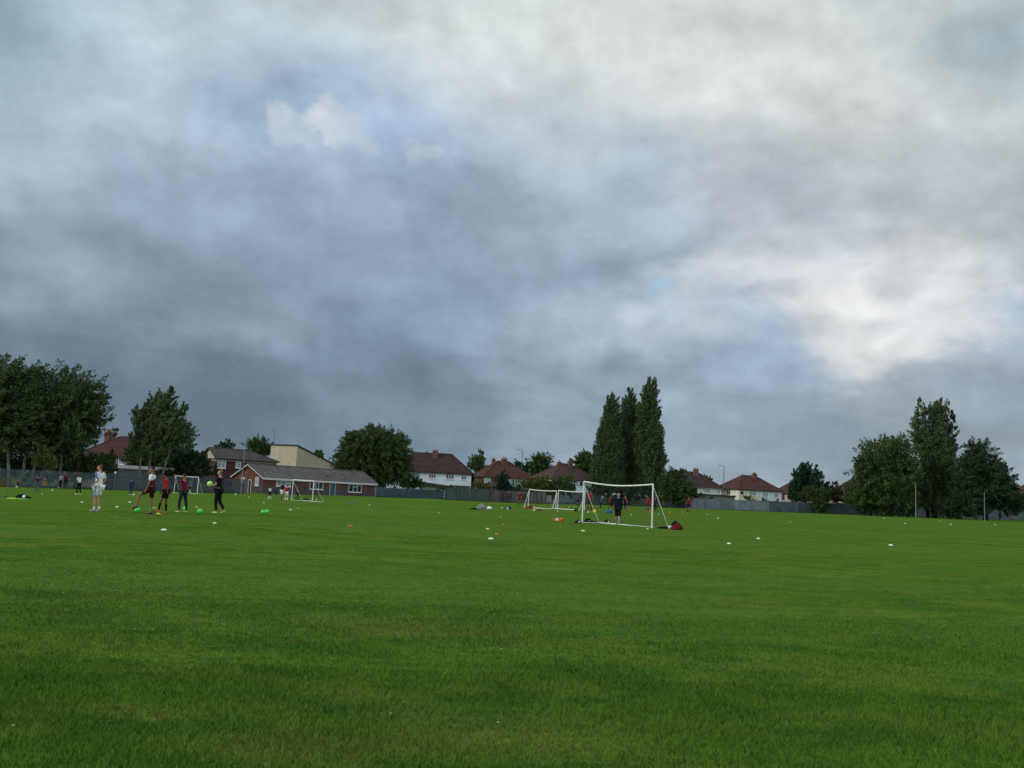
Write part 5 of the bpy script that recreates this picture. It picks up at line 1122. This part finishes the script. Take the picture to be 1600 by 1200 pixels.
for lab, px, py, h_ in (('upright orange cone at the left twin goal rear bar', 837, 796.3, 3.6), ('upright orange cone between the twin goals', 861, 796, 4.2), ('upright orange cone right of the middle between the twin goals', 877, 796.5, 4.2), ('upright orange cone inside the large goal near the person', 984, 799, 4), ('upright orange cone by the right post of the large goal', 1016, 800, 4), ('upright orange cone right of the large goal', 1046.5, 803, 4.2), ('upright orange cone left of the lone person in red', 1066.5, 803, 4.2), ('faint upright orange cone behind the left twin goal', 850.5, 791, 2.6)):
    tall_cone(lab, px, py, h_, PL['orange'])
def heap(name, label, px, py, wpx, hpx, m, cat='bag', group=None, strap=None, pocket=None, seed=1):
    """a slumped bag or heap of clothes: a soft closed body with folds, a strap and a pocket"""
    g = gat(px, py); k = (g-CAM).dot(fwd)/F; w = wpx*k; h = hpx*k; dp = max(.22, w*.45)
    rg = random.Random(seed); root = tag(empty(name, g), label, cat, group)
    bm = bmesh.new(); bmesh.ops.create_icosphere(bm, subdivisions=3, radius=1)
    a = [rg.uniform(0, 6) for _ in range(6)]
    for v in bm.verts:
        c = v.co.copy(); f = 1+.12*math.sin(4*c.x+a[0])*math.cos(3*c.y+a[1])+.07*math.sin(9*c.x+a[2]+4*c.z)
        zx = max(-.25, c.z); top = 1+.25*math.sin(2.6*c.x+a[3])
        v.co = Vector((math.copysign(abs(c.x)**.8, c.x)*w/2*f, c.y*dp/2*f, (zx+.25)/1.25*h*top))
    me = bpy.data.meshes.new('shell'); bm.to_mesh(me); bm.free(); me.materials.append(m); me.polygons.foreach_set('use_smooth', [True]*len(me.polygons))
    o = bpy.data.objects.new('shell', me); COL.objects.link(o); o.parent = root
    if strap is not None: MB().tube([(-w*.3, -dp*.3, h*.7), (-w*.12, -dp*.25, h*1.12), (w*.12, -dp*.25, h*1.14), (w*.3, -dp*.3, h*.7)], .014, 5).build('strap', strap, root)
    if pocket is not None:
        b = MB().lathe([(.02*w, -.02), (.10*w, -.015), (.11*w, .01), (.05*w, .03), (.01*w, .035)], 12); q = b.build('pocket', pocket, root, True); q.location = (w*.16, -dp*.46, h*.5); q.rotation_euler = (R(75), 0, 0)
    return root
K, Rr, Gn, Wt = C['black'], C['red'], mat('cloth_dkgreen', (.012, .03, .016), .9), C['white']
GBG = 'sports bags and clothes left on the grass'
heap('sports_bag', 'dark green bag with white trim left of the large goal', 903, 817.5, 12, 4.5, Gn, 'bag', GBG, K, Wt, 1)
heap('sports_bag', 'black bag just inside the left post of the large goal', 918, 817, 12, 6.5, K, 'bag', GBG, K, C['grey'], 2)
heap('clothes_heap', 'low black heap of clothes along the left ground bar of the large goal', 928, 817.5, 11, 3.8, K, 'clothes', GBG, None, None, 3)
heap('sports_bag', 'black bag with a white spot on top, left of the person in navy', 948.5, 817.5, 12, 4.6, K, 'bag', GBG, K, Wt, 4)
heap('clothes_heap', 'flat black clothes at the right foot of the large goal', 1035, 826, 17, 3.4, K, 'clothes', GBG, None, None, 5)
heap('sports_bag', 'red and black holdall behind the football at right', 1058, 828, 19, 9, mat('cloth_deep_red', (.11, .010, .010), .9), 'bag', GBG, K, C['darkred'], 6)
heap('rucksack', 'black rucksack behind the red holdall', 1054, 824.5, 14, 9, K, 'bag', GBG, K, C['grey'], 7)
heap('bib_bag', 'left orange bib bag beside the white football', 866.5, 814.3, 6, 4.8, C['orange'], 'bag', GBG, None, None, 8)
heap('bib_bag', 'right orange bib bag beside the white football', 876.5, 815, 8, 6.8, C['orange'], 'bag', GBG, None, K, 9)
heap('clothes_heap', 'pinkish grey heap of clothes in front of the board fence', 752, 795.5, 15, 7, C['grey'], 'clothes', GBG, None, C['pink'], 10)
heap('clothes_heap', 'white garment at the right end of the grey clothes', 765, 795.5, 8, 4, Wt, 'clothes', GBG, None, None, 11)
heap('clothes_heap', 'flat black coat spread left of the grey clothes', 740, 796, 14, 2.2, K, 'clothes', GBG, None, None, 12)
heap('sports_bag', 'royal blue bag behind the football left of the twin goals', 793.5, 795.5, 9.5, 4.5, C['blue'], 'bag', GBG, K, None, 13)
heap('sports_bag', 'red and black bag behind the bar of the left twin goal', 826, 794.3, 12, 4, C['red'], 'bag', GBG, K, K, 14)
heap('sports_bag', 'black bag at the right foot of the right twin goal', 900, 798.8, 7, 3.6, K, 'bag', GBG, None, C['grey'], 15)
heap('clothes_heap', 'thin dark clothes in front of the left twin goal', 843.5, 798, 10, 1.8, Gn, 'clothes', GBG, None, None, 16)
heap('sports_bag', 'teal blue bag left of the person in navy, farther back', 951, 802, 12, 5, C['teal'], 'bag', GBG, None, C['blue'], 17)
heap('sports_bag', 'black bag behind the narrow goal', 478, 782.5, 13, 3, K, 'bag', GBG, None, None, 18)
heap('sports_bag', 'long black bag with a white mark lying at the far left', 36, 778.5, 23, 5.5, K, 'bag', GBG, K, Wt, 19)
# lime flat marker strips and the green pole at the far left
g = gat(27, 780); k = g.y/F
def strip(label, px, py, w, m, rz=0.0):
    g = gat(px, py); k = (g-CAM).dot(fwd)/F; b = MB(); L_ = w*k
    for i in range(6): b.box((-L_/2+L_*i/6+.01, -.16, .0), (-L_/2+L_*(i+1)/6-.01, .16, .05+.02*(i % 2)))
    o = b.build('marker_strip', m); o.location = g; o.rotation_euler = (0, 0, rz); tag(o, label, 'marker', None)
strip('bright lime green strip of markers on the grass at far left', 20, 779.6, 16, PL['lime']); strip('dimmer lime strip continuing right of the bright one', 35, 780.5, 14, PL['palelime'] if 'palelime' in PL else plastic('palelime', (.25, .55, .08)))
strip('teal strip of markers on the grass below the clubhouse end', 552, 786.5, 15, PL['teal'])
g = gat(10, 777.5); k = (g-CAM).dot(fwd)/F; r_ = tag(empty('training_pole', g), 'green training pole on a round base at the far left', 'pole')
MB().tube([(0, 0, .04), (0, 0, 24*k)], .02, 8).build('shaft', C['green'], r_); MB().lathe([(.2, 0), (.19, .05), (.05, .09)], 14).build('base', mat('dark_green_rubber', (.01, .08, .05), .7), r_)
# daisies / litter flecks nearer the camera
GD = 'white daisies in the near grass'
dm = bpy.data.materials.new('daisy_centre'); dm = plastic('daisy_centre', (.7, .5, .05))
def daisy(label, px, py, r=.016, h=.028):
    g = gat(px, py); root = tag(empty('daisy', g), label, 'flower', GD)
    b = MB()
    for i in range(10):
        a = i*2*math.pi/10; d1 = Vector((math.cos(a), math.sin(a), 0)); s1 = Vector((-math.sin(a), math.cos(a), 0)); z = Vector((0, 0, h)); up_ = Vector((0, 0, .004))
        b.add([z+d1*r*.25-s1*r*.1, z+d1*r*.7-s1*r*.2+up_, z+d1*r+up_*.5, z+d1*r*.7+s1*r*.2+up_, z+d1*r*.25+s1*r*.1], [(0, 1, 2, 3, 4)])
    b.build('petals', PL['white'], root).rotation_euler = (R(-25), 0, 0)
    MB().lathe([(r*.3, 0), (r*.28, .004), (.001, .007)], 8).build('centre', dm, root).location = (0, h*.42, h*.91)
    MB().tube([(0, 0, 0), (0, h*.2, h*.5), (0, h*.42, h*.9)], .0015, 4).build('stem', C['green'], root)
for lab, px, py, r in (('daisy left of the picture centre, beyond the others', 564, 955, .032), ('pale daisy farthest left of the centre pair', 503, 952, .024), ('daisy nearest the centre of the field', 784, 1019, .026), ('bright daisy low in the picture, left of centre', 610, 1123, .020), ('faint daisy at the bottom, right of the bright one', 778, 1137, .014), ('daisy at far left beside the brown patch', 98, 930, .026), ('tiny daisy at the lower left edge', 18, 1143, .014), ('faint daisy high up left of centre', 420, 914, .024), ('tiny yellowish daisy at left', 209, 988, .020), ('faint daisy at right of the picture', 1434, 935, .024)):
    daisy(lab, px, py, r)
